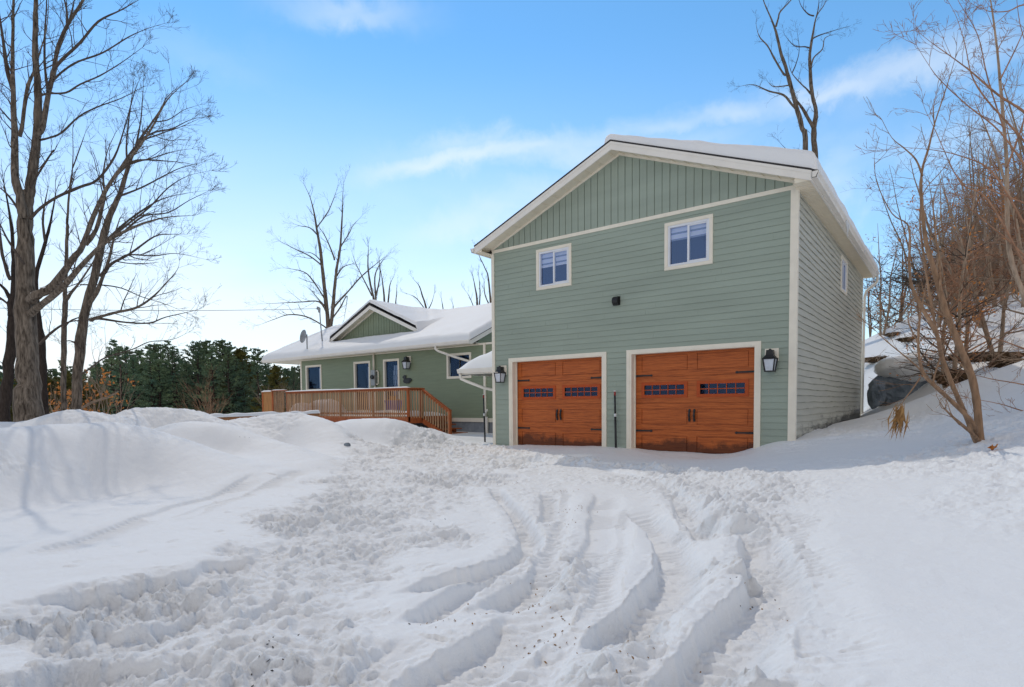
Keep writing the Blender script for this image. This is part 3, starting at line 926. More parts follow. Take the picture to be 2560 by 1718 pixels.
# windows with vinyl sliders and banded blinds
def slider(parent, x0, x1, z0, z1, P, blind=.36, rev=False, tm='trim', wt=.075):
    w = wt
    mb = MB()
    for a, b, c, d in ((x0, x1, z1-w, z1), (x0, x1, z0, z0+w), (x0, x0+w, z0+w, z1-w), (x1-w, x1, z0+w, z1-w)):
        mb.hexa([P(a, c, .0), P(b, c, .0), P(b, c, .034), P(a, c, .034), P(a, d, .0), P(b, d, .0), P(b, d, .034), P(a, d, .034)])
        o = .016
        mb.hexa([P(a-(a == x0)*.0, c, .034), P(b, c, .034), P(b-o, c+o, .042), P(a+o, c+o, .042), P(a, d, .034), P(b, d, .034), P(b-o, d-o, .042), P(a+o, d-o, .042)])
    f = obj('window', mb, M[tm], parent)
    a, b, c, d = x0+w, x1-w, z0+w, z1-w
    fr = .045
    mb = MB()
    def fb(u0, u1, v0, v1, d0, d1):
        mb.hexa([P(u0, v0, d0), P(u1, v0, d0), P(u1, v0, d1), P(u0, v0, d1), P(u0, v1, d0), P(u1, v1, d0), P(u1, v1, d1), P(u0, v1, d1)])
    fb(a, b, d-fr, d, -.06, .02); fb(a, b, c, c+fr, -.06, .02); fb(a, a+fr, c+fr, d-fr, -.06, .02); fb(b-fr, b, c+fr, d-fr, -.06, .02)
    m = (a+b)/2+.0
    fb(m-.022, m+.022, c+fr, d-fr, -.05, .012)
    s0, s1 = (m+.022, b-fr)
    for u0, u1, v0, v1 in ((s0, s1, d-fr-.03, d-fr), (s0, s1, c+fr, c+fr+.03), (s1-.03, s1, c+fr+.03, d-fr-.03)):
        fb(u0, u1, v0, v1, -.04, .002)
    obj('sash', mb, M['white_vinyl'], f)
    mb = MB()
    mb.face([P(a+fr, c+fr, -.035), P(m-.02, c+fr, -.035), P(m-.02, d-fr, -.035), P(a+fr, d-fr, -.035)])
    mb.face([P(m+.02, c+fr, -.012), P(b-fr, c+fr, -.012), P(b-fr, d-fr, -.012), P(m+.02, d-fr, -.012)])
    obj('pane', mb, M['glass'], f)
    mb = MB()
    if blind:
        z = d-fr; H = (d-c)
        i = 0
        while z > d-H*blind:
            h = .095 if i % 2 == 0 else .045
            zz = max(z-h, d-H*blind)
            mb.face([P(a+.01, zz, -.065), P(b-.01, zz, -.065), P(b-.01, z, -.065), P(a+.01, z, -.065)], i % 2)
            z = zz; i += 1
            if z <= d-H*blind+1e-6:
                break
        obj('blind', mb, [M['blind'], M['blind_gap']], f)
    mb = MB()
    mb.face([P(a, c, -.5), P(b, c, -.5), P(b, d, -.5), P(a, d, -.5)])
    for q in ((a, c, a, d), (b, c, b, d), (a, c, b, c), (a, d, b, d)):
        mb.face([P(q[0], q[1], -.05), P(q[2], q[3], -.05), P(q[2], q[3], -.5), P(q[0], q[1], -.5)])
    obj('reveal', mb, M['dark_room'], f)
    return f


slider(garage, *WIN[0], Pf, .44)
slider(garage, *WIN[1], Pf, .36)
slider(garage, SW[0], SW[1], SW[2], SW[3], Ps, .3)


# overhead doors
def garage_door(cx, tx0, tx1):
    y0 = .18
    P = lambda u, z, d: (cx+u, y0-d, z)
    hw = 1.365
    seams = [-.12, .505, 1.115, 1.72, 2.30]
    pan = []
    for i in range(4):
        z0, z1 = seams[i], seams[i+1]
        for s in (-1, 1):
            a, b = sorted((s*.105, s*1.2))
            pan.append((a, b, z0+.13, z1-.13 if i < 3 else z1-.10, i))
    wins = [p for p in pan if p[4] == 2]
    us = {-hw, hw}; vs = set()
    for z in seams:
        vs |= {z-.006, z+.006}
    for a, b, c, d, i in pan:
        us |= {a, a+.011, a+.018, b-.018, b-.011, b}; vs |= {c, c+.011, c+.018, d-.018, d-.011, d}
    for a, b, c, d, i in wins:
        us |= {a+.02, b-.02}; vs |= {c-.0, d}
    us = sorted(us); vs = sorted(v for v in vs if -.12 <= v <= 2.30)
    def dep(u, v):
        for z in seams[1:-1]:
            if abs(v-z) < .0065:
                return -.016
        for a, b, c, d, i in pan:
            if a < u < b and c < v < d:
                if i == 2:
                    return None if (a+.011 < u < b-.011 and c+.011 < v < d-.011) else -.0
                if u < a+.018 or u > b-.018 or v < c+.018 or v > d-.018:
                    return -.016
                return .0005
        return 0.0
    mb = MB()
    mb.relief(us, vs, dep, P)
    # wooden plank lines across each section
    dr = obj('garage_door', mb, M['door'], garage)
    for a, b, c, d, i in wins:
        mb = MB()
        x0, x1, z0, z1 = a, b, c-.005, d+.005
        fw = .075
        fu = sorted({x0, x0+fw, x1-fw, x1} | {x0+fw+(x1-x0-2*fw)*k/5+o for k in range(1, 5) for o in (-.009, .009)})
        fv = sorted({z0, z0+fw-.008, z1-fw+.008, z1, (z0+z1)/2-.009, (z0+z1)/2+.009})
        def fd(u, v):
            if u < x0+fw or u > x1-fw or v < z0+fw-.008 or v > z1-fw+.008:
                return .016
            if abs(v-(z0+z1)/2) < .0091 or any(abs(u-(x0+fw+(x1-x0-2*fw)*k/5)) < .0091 for k in range(1, 5)):
                return .008
            return None
        mb.relief(fu, fv, fd, P)
        for q in ((x0, x1, z0, .016), (x0, x1, z1, .016)):
            mb.face([P(q[0], q[2], 0), P(q[1], q[2], 0), P(q[1], q[2], q[3]), P(q[0], q[2], q[3])])
        for u in (x0, x1):
            mb.face([P(u, z0, 0), P(u, z1, 0), P(u, z1, .016), P(u, z0, .016)])
        obj('window_frame', mb, M['door_frame'], dr)
        mb = MB()
        mb.face([P(x0+.03, z0+.03, -.004), P(x1-.03, z0+.03, -.004), P(x1-.03, z1-.03, -.004), P(x0+.03, z1-.03, -.004)])
        obj('window_pane', mb, M['door_glass'], dr)
        mb = MB()
        mb.face([P(x0, z0, -.25), P(x1, z0, -.25), P(x1, z1, -.25), P(x0, z1, -.25)])
        obj('window_backing', mb, M['dark_room'], dr)
    for s in (-1, 1):
        mb = MB()
        hz = [(.70, .018, .006), (.735, .026, .012), (.78, .014, .035), (.84, .022, .045), (.90, .014, .035), (.945, .026, .012), (.98, .016, .006)]
        for (z0, w0, d0), (z1, w1, d1) in zip(hz[:-1], hz[1:]):
            mb.hexa([P(s*.055-w0, z0, max(0, d0-.02)), P(s*.055+w0, z0, max(0, d0-.02)), P(s*.055+w0, z0, d0+.012), P(s*.055-w0, z0, d0+.012),
                     P(s*.055-w1, z1, max(0, d1-.02)), P(s*.055+w1, z1, max(0, d1-.02)), P(s*.055+w1, z1, d1+.012), P(s*.055-w1, z1, d1+.012)])
        obj('handle', mb, M['black'], dr)
        for z in (1.755, .475):
            mb = MB()
            o = [(hw, -.022), (.99, -.016), (.955, -.028), (.92, 0), (.955, .028), (.99, .016), (hw, .022)]
            mb.prism([(s*u, z+v) for u, v in o], lambda u, v, t: P(u, v, t), .002, .012)
            for u in (1.05, 1.18, 1.30):
                mb.hexa([P(s*u-.008, z-.008, .012), P(s*u+.008, z-.008, .012), P(s*u+.008, z-.008, .018), P(s*u-.008, z-.008, .018),
                         P(s*u-.008, z+.008, .012), P(s*u+.008, z+.008, .012), P(s*u+.008, z+.008, .018), P(s*u-.008, z+.008, .018)])
            obj('strap_hinge', mb, M['black'], dr)
    # casing around the opening
    mb = MB()
    w = .075
    for a, b, c, d in ((tx0, tx1, ZT-w, ZT), (tx0, tx0+w, -.4, ZT-w), (tx1-w, tx1, -.4, ZT-w)):
        mb.box((a, -.036, c), (b, .0, d))
    for x in (tx0+w-.0, tx1-w):
        s = 1 if x < cx else -1
        mb.box((x-.02*s, -.030, -.4), (x+.05*s, .165, ZT-w+.0))
        mb.box((x+.05*s, .13, -.4), (x+.075*s, .164, ZT-w-.03))
    mb.box((tx0+w+.05, -.030, ZT-w-.028), (tx1-w-.05, .165, ZT-w+.03))
    obj('door_casing', mb, M['trim'], garage)
    mb = MB()
    mb.box((cx-1.36, .150, -.12), (cx+1.36, .178, -.02)) if False else None
    return dr


for cx, a, b in DOORS:
    garage_door(cx, a, b)

# lean-to hood over the side entry
cx0, cy0, cz = -2.15, 1.0, 2.20
ex0, ex1, ey0, ey1 = cx0, -.03, cy0, 4.4
apx = (-.03, cy0+2.12, cz+.62)
HR = 1.30
mb = MB()
e = [(ex0, ey0, cz), (ex1, ey0, cz), (ex1, ey0+2.1, cz+HR), (ex0, ey1, cz), (ex1, ey1, cz+HR)]
mb.face([e[0], e[1], e[2]])
mb.face([e[0], e[2], e[4], e[3]])
mb.face([(ex0, ey0, cz-.02), (ex0, ey1, cz-.02), (ex1, ey1, cz-.02), (ex1, ey0, cz-.02)])
hood = obj('entry_hood', mb, M['shingle'], garage)
mb = MB()
mb.box((ex0-.03, ey0-.03, cz-.15), (ex1, ey0, cz+.02))
mb.box((ex0-.03, ey0, cz-.15), (ex0, ey1, cz+.02))
obj('hood_fascia', mb, M['fascia'], hood)
mb = MB()                                               # gutter, elbow and slanting spout
mb.tube([(ex0+.02, ey0-.07, cz-.08), (ex0+.08, ey0-.08, cz-.28), (ex0+.28, ey0-.05, cz-.36), (ex0+.85, ey0+.12, cz-.58), (-.35, ey0+.5, cz-.80), (-.12, ey0+.75, cz-.9)], .045, 8)
mb.prism([(ey0-.03, cz-.11), (ey0-.12, cz-.11), (ey0-.15, cz-.02), (ey0-.15, cz+.02), (ey0-.03, cz+.02)], lambda u, v, t: (t, u, v), ex0-.03, ex1)
obj('hood_spout', mb, M['fascia'], hood)
mb = MB()
nn = 14
def hoodz(x, y):
    t = min((y-ey0)/2.12, (x-ex0)/2.12)
    return cz+.02+HR*max(0, min(t, 1))
g = []
for j in range(nn+1):
    for i in range(nn+1):
        x = ex0-.05+(ex1-ex0+.05)*i/nn; y = ey0-.06+(ey1-ey0)*(j/nn)
        ed = min(i/nn*2.1, j/nn*3.4)
        h = .17*math.sqrt(max(0, 1-(1-min(1, ed/.3))**2))
        mb.v.append((x, y, hoodz(x, y)+h))
for j in range(nn):
    for i in range(nn):
        a = j*(nn+1)+i
        mb.f.append((a, a+1, a+nn+2, a+nn+1)); mb.m.append(0); mb.sm.append(True)
obj('hood_snow', mb, M['roof_snow'], hood)

# ------------------------------------------------------------------ wall lanterns
def lantern(x, z, label, P, off=(0, 0), s=1.0):
    o = thing('wall_lantern', P(x, z, 0), label, 'lantern', 'black carriage lanterns on the walls')
    mb = MB()
    for a, b, c, d, t in ((-.13, .13, -.125, .125, .03), (-.105, .105, -.1, .1, .038)):
        mb.hexa([P(x+a*s, z+c*s, .018), P(x+b*s, z+c*s, .018), P(x+b*s, z+c*s, t), P(x+a*s, z+c*s, t), P(x+a*s, z+d*s, .018), P(x+b*s, z+d*s, .018), P(x+b*s, z+d*s, t), P(x+a*s, z+d*s, t)])
    obj('mounting_plate', mb, M['trim'], o)
    def fr(w0, v0, w1, v1, c=.155):
        return [P(x-w0*s, z+v0*s, c-w0*s), P(x+w0*s, z+v0*s, c-w0*s), P(x+w0*s, z+v0*s, c+w0*s), P(x-w0*s, z+v0*s, c+w0*s), P(x-w1*s, z+v1*s, c-w1*s), P(x+w1*s, z+v1*s, c-w1*s), P(x+w1*s, z+v1*s, c+w1*s), P(x-w1*s, z+v1*s, c+w1*s)]
    mb = MB()
    mb.hexa(fr(.068, -.01, .06, .085)); mb.hexa(fr(.10, -.055, .068, -.01)); mb.hexa(fr(.128, -.078, .10, -.055)); mb.hexa(fr(.028, .085, .012, .11))
    mb.hexa([P(x-.045*s, z-.02*s, .03), P(x+.045*s, z-.02*s, .03), P(x+.045*s, z-.02*s, .10), P(x-.045*s, z-.02*s, .10), P(x-.045*s, z+.085*s, .03), P(x+.045*s, z+.085*s, .03), P(x+.045*s, z+.085*s, .10), P(x-.045*s, z+.085*s, .10)])
    obj('hood', mb, M['black'], o)
    mb = MB()
    for sx in (-1, 1):
        for sy in (-1, 1):
            w0, w1 = .078, .112
            a = [P(x+sx*w0*s, z-.335*s, .155+sy*w0*s), P(x+sx*w1*s, z-.078*s, .155+sy*w1*s)]
            mb.bar(a[0], a[1], .020*s, .020*s)
    mb.hexa(fr(.09, -.345, .088, -.325))
    mb.hexa(fr(.11, -.10, .12, -.078))
    obj('cage', mb, M['black'], o)
    mb = MB()
    mb.hexa(fr(.070, -.325, .100, -.10))
    obj('lamp_glass', mb, M['lamp_glass'], o)
    return o


lantern(7.20, 2.065, 'black carriage lantern on the wall right of the right garage door', Pf)
lantern(.335, 2.05, 'black carriage lantern beside the left corner of the garage front', Pf)

# hooded vent in the middle of the front wall
o = thing('wall_vent', (3.765, 0, 3.52), 'black hooded dryer vent between the garage doors and upper windows', 'vent')
mb = MB()
mb.box((3.675, -.028, 3.42), (3.855, -.012, 3.625))
obj('flange', mb, M['black'], o)
mb = MB()
pr = [(-.028, 3.43), (-.09, 3.43), (-.14, 3.47), (-.15, 3.53), (-.12, 3.59), (-.07, 3.62), (-.028, 3.62)]
mb.prism(pr, lambda u, v, t: (t, u, v), 3.70, 3.83)
obj('hood', mb, M['black'], o)

# ------------------------------------------------------------------ snow stakes
def stake(p0, p1, label):
    o = thing('driveway_marker', p0, label, 'marker pole', 'black snow marker poles by the garage')
    a = Vector(p0)-Vector((0, 0, .3)); b = Vector(p1); L = b-a
    q = lambda t: a+L*t
    mb = MB(); mb.tube([q(0), q(.62)], .026, 8); mb.tube([q(.665), q(.93)], .022, 8)
    obj('pole', mb, M['black'], o)
    mb = MB(); mb.tube([q(.62), q(.665)], .030, 8)
    obj('band', mb, M['marker_white'], o)
    mb = MB(); mb.tube([q(.93), q(.985)], .024, 8)
    obj('reflector', mb, M['red_marker'], o)
    mb = MB(); mb.tube([q(.985), q(1)], .026, 8)
    obj('cap', mb, M['marker_white'], o)


stake((3.80, -.12, .1), (3.755, -.10, 1.42), 'black marker pole with white band leaning between the two garage doors')
stake((-.99, .77, 0), (-1.06, .80, 1.43), 'black marker pole with white band and red tip at the left garage corner')

# ------------------------------------------------------------------ ranch house
YR = 5.5
YE = 5.0
RX0, RX1 = -20.8, -5.24
ranch = thing('ranch_house', (-11.5, 9, 0), 'low green ranch house with a cross gable and snow covered roof behind the deck', 'house')
Pr = lambda u, z, d: (u, YR-d, z)
rs = .46
RZR = lambda y: 3.72+(y-YE)*rs
YRID = 9.5
RIDGE = RZR(YRID)
RW = [(-17.45, -16.03, 1.90, 3.26), (-13.35, -12.10, .80, 3.25), (-11.15, -10.04, .78, 3.25), (-7.05, -5.66, 2.21, 3.27)]
mb = MB()
hl = [(a+.04, b-.04, c+.04, d-.04) for a, b, c, d in RW]
lap(mb, -17.9, -4.99, .55, 3.60, .128, hl, Pr)
lap(mb, -4.88, 0, .55, 3.60, .128, [], Pr)
mb2 = MB()
obj('wall', mb, M['siding_ranch'], ranch)
mb = MB()
XG = -5.43
lap(mb, YR+.05, 13.5, .55, 3.6, .128, [], lambda u, z, d: (-17.9-d, u, z))
obj('wall', mb, M['siding_ranch'], ranch)
mb = MB()
batten = MB()
# gable end toward the garage
Pg = lambda u, z, d: (XG+d, u, z)
k = 0
z = 3.62
while z < RIDGE-.35:
    yb = YE+(z-3.72)/rs+.35
    mb.face([Pg(max(yb, YR), z, .019), Pg(19-max(yb, YR), z, .019), Pg(19-max(yb, YR)-.25, z+.128, .005), Pg(max(yb, YR)+.25, z+.128, .005)])
    mb.face([Pg(max(yb, YR), z, .003), Pg(19-max(yb, YR), z, .003), Pg(19-max(yb, YR), z, .019), Pg(max(yb, YR), z, .019)])
    z += .128
obj('wall', mb, M['siding_ranch'], ranch)
mb = MB()
mb.box((-18.0, 5.52, -.8), (0, 5.6, .50)); mb.box((-18.0, 5.6, -.8), (-17.9, 13.5, .5))
obj('foundation', mb, M['concrete'], ranch)
mb = MB()
mb.box((-17.95, YR-.035, .40), (0, YR+.1, .56))
mb.box((-17.95, YR-.03, .56), (-17.83, YR+.05, 3.56))
mb.box((-4.99, YR-.06, .02), (-4.88, YR+.0, 3.56))
mb.box((-17.9, YR-.028, 3.52), (0, YR-.0, 3.60))
mb.box((XG-.0, YR-.03, 3.56), (XG+.045, 13.5, 3.64))
obj('trim', mb, M['trim'], ranch)
# main roof
mb = MB()
ZE = RZR(YE)
for y0, y1 in ((YE, YRID), (14.0, YRID)):
    mb.hexa([(RX0, y0, ZE-.02), (RX1, y0, ZE-.02), (RX1, y1, RIDGE-.02), (RX0, y1, RIDGE-.02), (RX0-.03, y0, ZE+.015), (RX1+.03, y0, ZE+.015), (RX1+.03, y1, RIDGE+.015), (RX0-.03, y1, RIDGE+.015)])
# cross gable
DX, DH = -12.95, 3.35
DA = 6.08
dz = lambda x: DA-.43*abs(x-DX)
DY = 6.2
for s in (-1, 1):
    x0 = DX+s*DH
    mb.hexa([(x0, DY, dz(x0)-.02), (DX, DY, DA-.02), (DX, 12.8, DA-.02), (x0, 12.8, dz(x0)-.02), (x0, DY-.03, dz(x0)+.015), (DX, DY-.03, DA+.015), (DX, 12.8, DA+.015), (x0, 12.8, dz(x0)+.015)])
rroof = obj('roof', mb, M['shingle'], ranch)
mb = MB()
mb.box((RX0, YE-.025, ZE-.17), (RX1, YE, ZE-.02))
mb.prism([(YE-.025, ZE-.15), (YE-.11, ZE-.15), (YE-.145, ZE-.06), (YE-.145, ZE-.025), (YE-.025, ZE-.025)], lambda u, v, t: (t, u, v), RX0, RX1)
for x in (RX0-.0, RX1-.03):
    for y0, y1 in ((YE, YRID), (14.0, YRID)):
        mb.hexa([(x, y0, ZE-.20), (x+.03, y0, ZE-.20), (x+.03, y1, RIDGE-.20), (x, y1, RIDGE-.20), (x, y0, ZE-.021), (x+.03, y0, ZE-.021), (x+.03, y1, RIDGE-.021), (x, y1, RIDGE-.021)])
for s in (-1, 1):
    x0 = DX+s*DH
    mb.hexa([(x0, DY, dz(x0)-.20), (DX, DY, DA-.20), (DX, DY+.03, DA-.20), (x0, DY+.03, dz(x0)-.20), (x0, DY, dz(x0)-.021), (DX, DY, DA-.021), (DX, DY+.03, DA-.021), (x0, DY+.03, dz(x0)-.021)])
obj('fascia', mb, M['fascia'], ranch)
mb = MB()
mb.face([(RX0, YE, ZE-.165), (RX1, YE, ZE-.165), (RX1, YR, ZE-.165), (RX0, YR, ZE-.165)])
mb.face([(RX0, YR, ZE-.165), (-17.9, YR, ZE-.165), (-17.9, 14, ZE-.165), (RX0, 14, ZE-.165)])
for s in (-1, 1):
    x0 = DX+s*DH
    mb.face([(x0, DY+.03, dz(x0)-.15), (DX, DY+.03, DA-.15), (DX, DY+.42, DA-.15), (x0, DY+.42, dz(x0)-.15)])
mb.face([(RX1-.03, YE+.02, ZE-.17), (XG, YE+.02, ZE-.17), (XG, YRID, RIDGE-.17), (RX1-.03, YRID, RIDGE-.17)])
obj('soffit', mb, M['soffit'], ranch)
mb = MB()
batten_wall(mb, DX-3.0, DX+3.0, 4.2, lambda u: dz(u)-.17, lambda u, z, d: (u, DY+.41-d, z), .2)
obj('gable_panel', mb, M['siding_ranch'], ranch)
mb = MB()
for s in (-1, 1):
    x0 = DX+s*DH
    mb.hexa([(x0, DY+.36, dz(x0)-.22), (DX, DY+.36, DA-.22), (DX, DY+.40, DA-.22), (x0, DY+.40, dz(x0)-.22), (x0, DY+.36, dz(x0)-.152), (DX, DY+.36, DA-.152), (DX, DY+.40, DA-.152), (x0, DY+.40, dz(x0)-.152)])
obj('gable_trim', mb, M['trim'], ranch)


# snow on the ranch roof: one heightfield draped over both roofs
def ranch_snow():
    xs = np.unique(np.r_[np.linspace(RX0-.03, RX0+.4, 8), np.linspace(RX0+.4, RX1-.35, 150), np.linspace(RX1-.35, RX1+.02, 8)])
    ys = np.unique(np.r_[np.linspace(DY-.08, DY+.3, 14), np.linspace(YE-.10, YE+.3, 9), np.linspace(YE+.3, 13.6, 84), np.linspace(13.6, 14.0, 8)])
    X, Y = np.meshgrid(xs, ys)
    main = np.where(Y < YRID, RZR(Y), RZR(2*YRID-Y))
    gab = np.where((np.abs(X-DX) < DH) & (Y > DY-.025), DA-.43*np.abs(X-DX), -9)
    S = np.maximum(main, gab)
    # distance from the free margins
    e = np.minimum(np.minimum(X-RX0+.03, RX1+.02-X), np.minimum(Y-YE+.10, 14.0-Y))
    e = e+.05*fbm(X*1.3, Y*1.3, 3, 4)*(e > 0.01)
    h = .26*np.sqrt(np.maximum(1-(1-np.clip(e/.28, 0, 1))**2, 0))
    # the gable's own front edge and the step down to the main slope
    inside = (np.abs(X-DX) < DH) & (gab > main)
    eg = np.clip((Y-DY+.03)/.12, 0, 1)
    h = np.where(inside, np.minimum(h, .30*np.sqrt(np.maximum(1-(1-eg)**2, 0))), h)
    # drift in the valley
    v = np.abs(np.abs(gab)-main)
    h = h+.16*np.exp(-((gab-main)/.30)**2)*(Y > DY+.1)*(e > .3)
    h = h*(1+.22*fbm(X*.45, Y*.45, 3, 14))+.03*fbm(X*1.6, Y*1.6, 3, 15)*(e > .2)
    # melt hollow below the gable wall
    Z = S+.015+np.maximum(h, 0)
    mb = MB()
    mb.v = [tuple(p) for p in np.stack([X, Y, Z], -1).reshape(-1, 3)]
    n = len(xs)
    for j in range(len(ys)-1):
        for i in range(n-1):
            # leave the open face of the gable clear
            if (not (inside[j, i] == inside[j+1, i])) and abs(ys[j]-DY) < .12 and gab[j+1, i] > main[j+1, i]+.12:
                continue
            a = j*n+i
            mb.f.append((a, a+1, a+n+1, a+n)); mb.m.append(0); mb.sm.append(True)
    return mb


obj('roof_snow', ranch_snow(), M['roof_snow'], ranch)


def ranch_window(x0, x1, z0, z1, curtain=None, mull=True, kind='window'):
    P = Pr
    w = .10
    mb = MB()
    for a, b, c, d in ((x0, x1, z1-w, z1), (x0, x1, z0, z0+w), (x0, x0+w, z0+w, z1-w), (x1-w, x1, z0+w, z1-w)):
        mb.hexa([P(a, c, -.08), P(b, c, -.08), P(b, c, .04), P(a, c, .04), P(a, d, -.08), P(b, d, -.08), P(b, d, .04), P(a, d, .04)])
    f = obj(kind, mb, M['trim'], ranch)
    a, b, c, d = x0+w, x1-w, z0+w, z1-w
    mb = MB()
    mb.face([P(a, c, -.05), P(b, c, -.05), P(b, d, -.05), P(a, d, -.05)])
    obj('pane', mb, M['ranch_glass'], f)
    mb = MB()
    mb.face([P(a, c, -.6), P(b, c, -.6), P(b, d, -.6), P(a, d, -.6)])
    for q in ((a, c, a, d), (b, c, b, d), (a, c, b, c), (a, d, b, d)):
        mb.face([P(q[0], q[1], -.085), P(q[2], q[3], -.085), P(q[2], q[3], -.6), P(q[0], q[1], -.6)])
    obj('reveal', mb, M['dark_room'], f)
    if mull:
        mb = MB()
        m = (a+b)/2
        mb.hexa([P(m-.03, c, -.07), P(m+.03, c, -.07), P(m+.03, c, -.03), P(m-.03, c, -.03), P(m-.03, d, -.07), P(m+.03, d, -.07), P(m+.03, d, -.03), P(m-.03, d, -.03)])
        obj('mullion', mb, M['black'], f)
    if curtain:
        mb = MB()
        u0, u1, top = curtain
        n = 14
        for i in range(n):
            s, e = u0+(u1-u0)*i/n, u0+(u1-u0)*(i+1)/n
            mb.face([P(s, c+.05, -.20-.03*(i % 2)), P(e, c+.05, -.20-.03*((i+1) % 2)), P(e, top, -.20-.03*((i+1) % 2)), P(s, top, -.20-.03*(i % 2))])
        obj('curtain', mb, M['blind'], f)
    return f


ranch_window(*RW[0], curtain=(-16.55, -16.25, 3.1), mull=False)
ranch_window(*RW[1], mull=False, curtain=(-12.55, -12.40, 3.0))
dd = ranch_window(*RW[2], mull=False, kind='door')
mb = MB()                                               # lace panel hung inside the glazed door
for i in range(12):
    s, e = -10.62+.45*i/12, -10.62+.45*(i+1)/12
    for j in range(9):
        z0 = .9+j*.23
        if (i*7+j*5) % 4 != 0:
            mb.face([Pr(s, z0, -.13), Pr(e, z0, -.13), Pr(e, z0+.22, -.13), Pr(s, z0+.22, -.13)])
obj('lace_panel', mb, M['blind_gap'], dd)
ranch_window(*RW[3], mull=True)
mb = MB()
mb.tube([(-7.15, YE-.08, 3.60), (-7.15, YE-.08, 3.44), (-7.05, YE-.02, 3.36), (-6.3, YE+.2, 3.08), (-5.6, YR-.1, 2.86), (-5.4, YR-.06, 2.78)], .05, 8)
obj('downspout', mb, M['fascia'], ranch)
mb = MB()
mb.box((-4.86, YR-.13, -.2), (-4.76, YR-.06, .62))
obj('downspout', mb, M['fascia'], ranch)
mb = MB()
mb.tube([(-4.93, YR-.10, .66), (-4.6, YR-.4, .78), (-4.2, YR-.8, .9)], .04, 8)
obj('downspout', mb, M['fascia'], ranch)

lantern(-9.42, 3.16, 'black carriage lantern high on the ranch house wall beside its glazed door', Pr, s=1.25)

o = thing('electric_meter', (-11.62, YR, 2.4), 'grey electric meter box with conduit between two ranch house windows', 'electric meter')
mb = MB(); mb.box((-11.92, YR-.16, 2.05), (-11.62, YR-.02, 2.78))
obj('meter_box', mb, M['grey_metal'], o)
mb = MB()
mb.tube([(-11.77, YR-.158, 2.45), (-11.77, YR-.24, 2.45)], .10, 14)
obj('meter_dial', mb, M['black'], o)
mb = MB()
mb.tube([(-11.76, YR-.09, 2.78), (-11.76, YR-.09, 3.56)], .048, 8)
mb.tube([(-11.70, YR-.08, 2.06), (-11.70, YR-.08, .7)], .045, 8)
mb.tube([(-11.60, YR-.09, 2.72), (-11.50, YR-.09, 2.76), (-11.44, YR-.09, 2.68), (-11.44, YR-.09, 2.15), (-11.5, YR-.09, 2.1), (-11.6, YR-.09, 2.12)], .026, 8)
obj('conduit', mb, M['trim'], o)

# duck silhouette plaque
o = thing('duck_ornament', (-9.5, YR, 2.3), 'black duck shaped ornament on the green wall right of the ranch house door', 'ornament')
cx, cz2 = -9.50, 2.27
body = [(-.27, -.07), (-.22, -.14), (-.08, -.18), (.10, -.17), (.24, -.10), (.30, .0), (.24, .03), (.12, .07), (.0, .06), (-.07, .02), (-.09, .07), (-.07, .14), (-.12, .20), (-.20, .20), (-.25, .15), (-.34, .11), (-.26, .09), (-.22, .02)]
mb = MB(); mb.prism([(cx+u, cz2+v) for u, v in body], lambda u, v, t: (u, YR-t, v), .02, .06)
obj('body', mb, M['black'], o)
mb = MB(); mb.prism([(cx+u, cz2+v) for u, v in [(.0, -.09), (.10, -.11), (.22, -.04), (.10, .02), (.0, .0)]], lambda u, v, t: (u, YR-t, v), .06, .075)
obj('wing', mb, M['black'], o)

# service mast and dish on the roof
def roof_pt(px, py):
    y = 5.2
    for _ in range(400):
        p = on(px, py, 1, y)
        if p[2] <= RZR(y)+.28:
            break
        y += .02
    return p


b = roof_pt(768, 872)
o = thing('satellite_dish', b, 'grey satellite dish on a short mast at the left end of the ranch roof', 'satellite dish')
dpt = np.linalg.norm(b-CAM)
t = b+np.array([0, 0, .75])
mb = MB(); mb.tube([b-np.array([0, 0, .4]), t], .035, 8); mb.tube([t-np.array([0, 0, .12]), t+np.array([-.18, -.02, -.14])], .02, 6)
obj('mast', mb, M['grey_metal'], o)
mb = MB()
cdir = Vector((-.85, -.55, .25)).normalized(); ax = cdir.orthogonal().normalized(); ay = cdir.cross(ax)
c0 = Vector(t)+Vector((-.22, -.02, -.1))
rings = []
for i in range(6):
    r = .36*i/5
    rings.append([c0+ax*r*math.cos(a*PI/10)+ay*r*math.sin(a*PI/10)+cdir*(r*r*.45) for a in range(20)])
for i in range(5):
    for k in range(20):
        mb.face([rings[i][k], rings[i][(k+1) % 20], rings[i+1][(k+1) % 20], rings[i+1][k]], 0, True)
obj('dish', mb, M['grey_metal'], o)
b = roof_pt(807, 853)
dpt = (b-CAM)@FW
tp = at(799, 772, dpt)
o = thing('service_mast', b, 'thin leaning service mast with a weatherhead on the ranch roof left of the gable', 'mast')
mb = MB(); mb.tube([b-np.array([0, 0, .3]), b*.5+tp*.5+np.array([-.05, 0, 0]), tp], [.04, .035, .03], 8)
obj('pole', mb, M['grey_metal'], o)
mb = MB(); mb.tube([tp+np.array([-.03, 0, -.2]), tp+np.array([-.05, 0, .02]), tp+np.array([-.12, -.02, .09]), tp+np.array([-.19, -.02, -.02])], [.06, .085, .08, .05], 8)
obj('weatherhead', mb, M['grey_metal'], o)
# overhead service cable from the mast out of the yard
a = tp+np.array([-.1, 0, .02]); e = at(-500, 752, 22)
mb = MB()
pts = [a+(e-a)*i/40+np.array([0, 0, -1.0*4*(i/40)*(1-i/40)*.22]) for i in range(41)]
mb.tube(pts, .012, 5, cap=False)
o = obj('overhead_cable', mb, M['black'])
tag(o, 'thin black service cable strung from the trees to the ranch roof', 'cable')

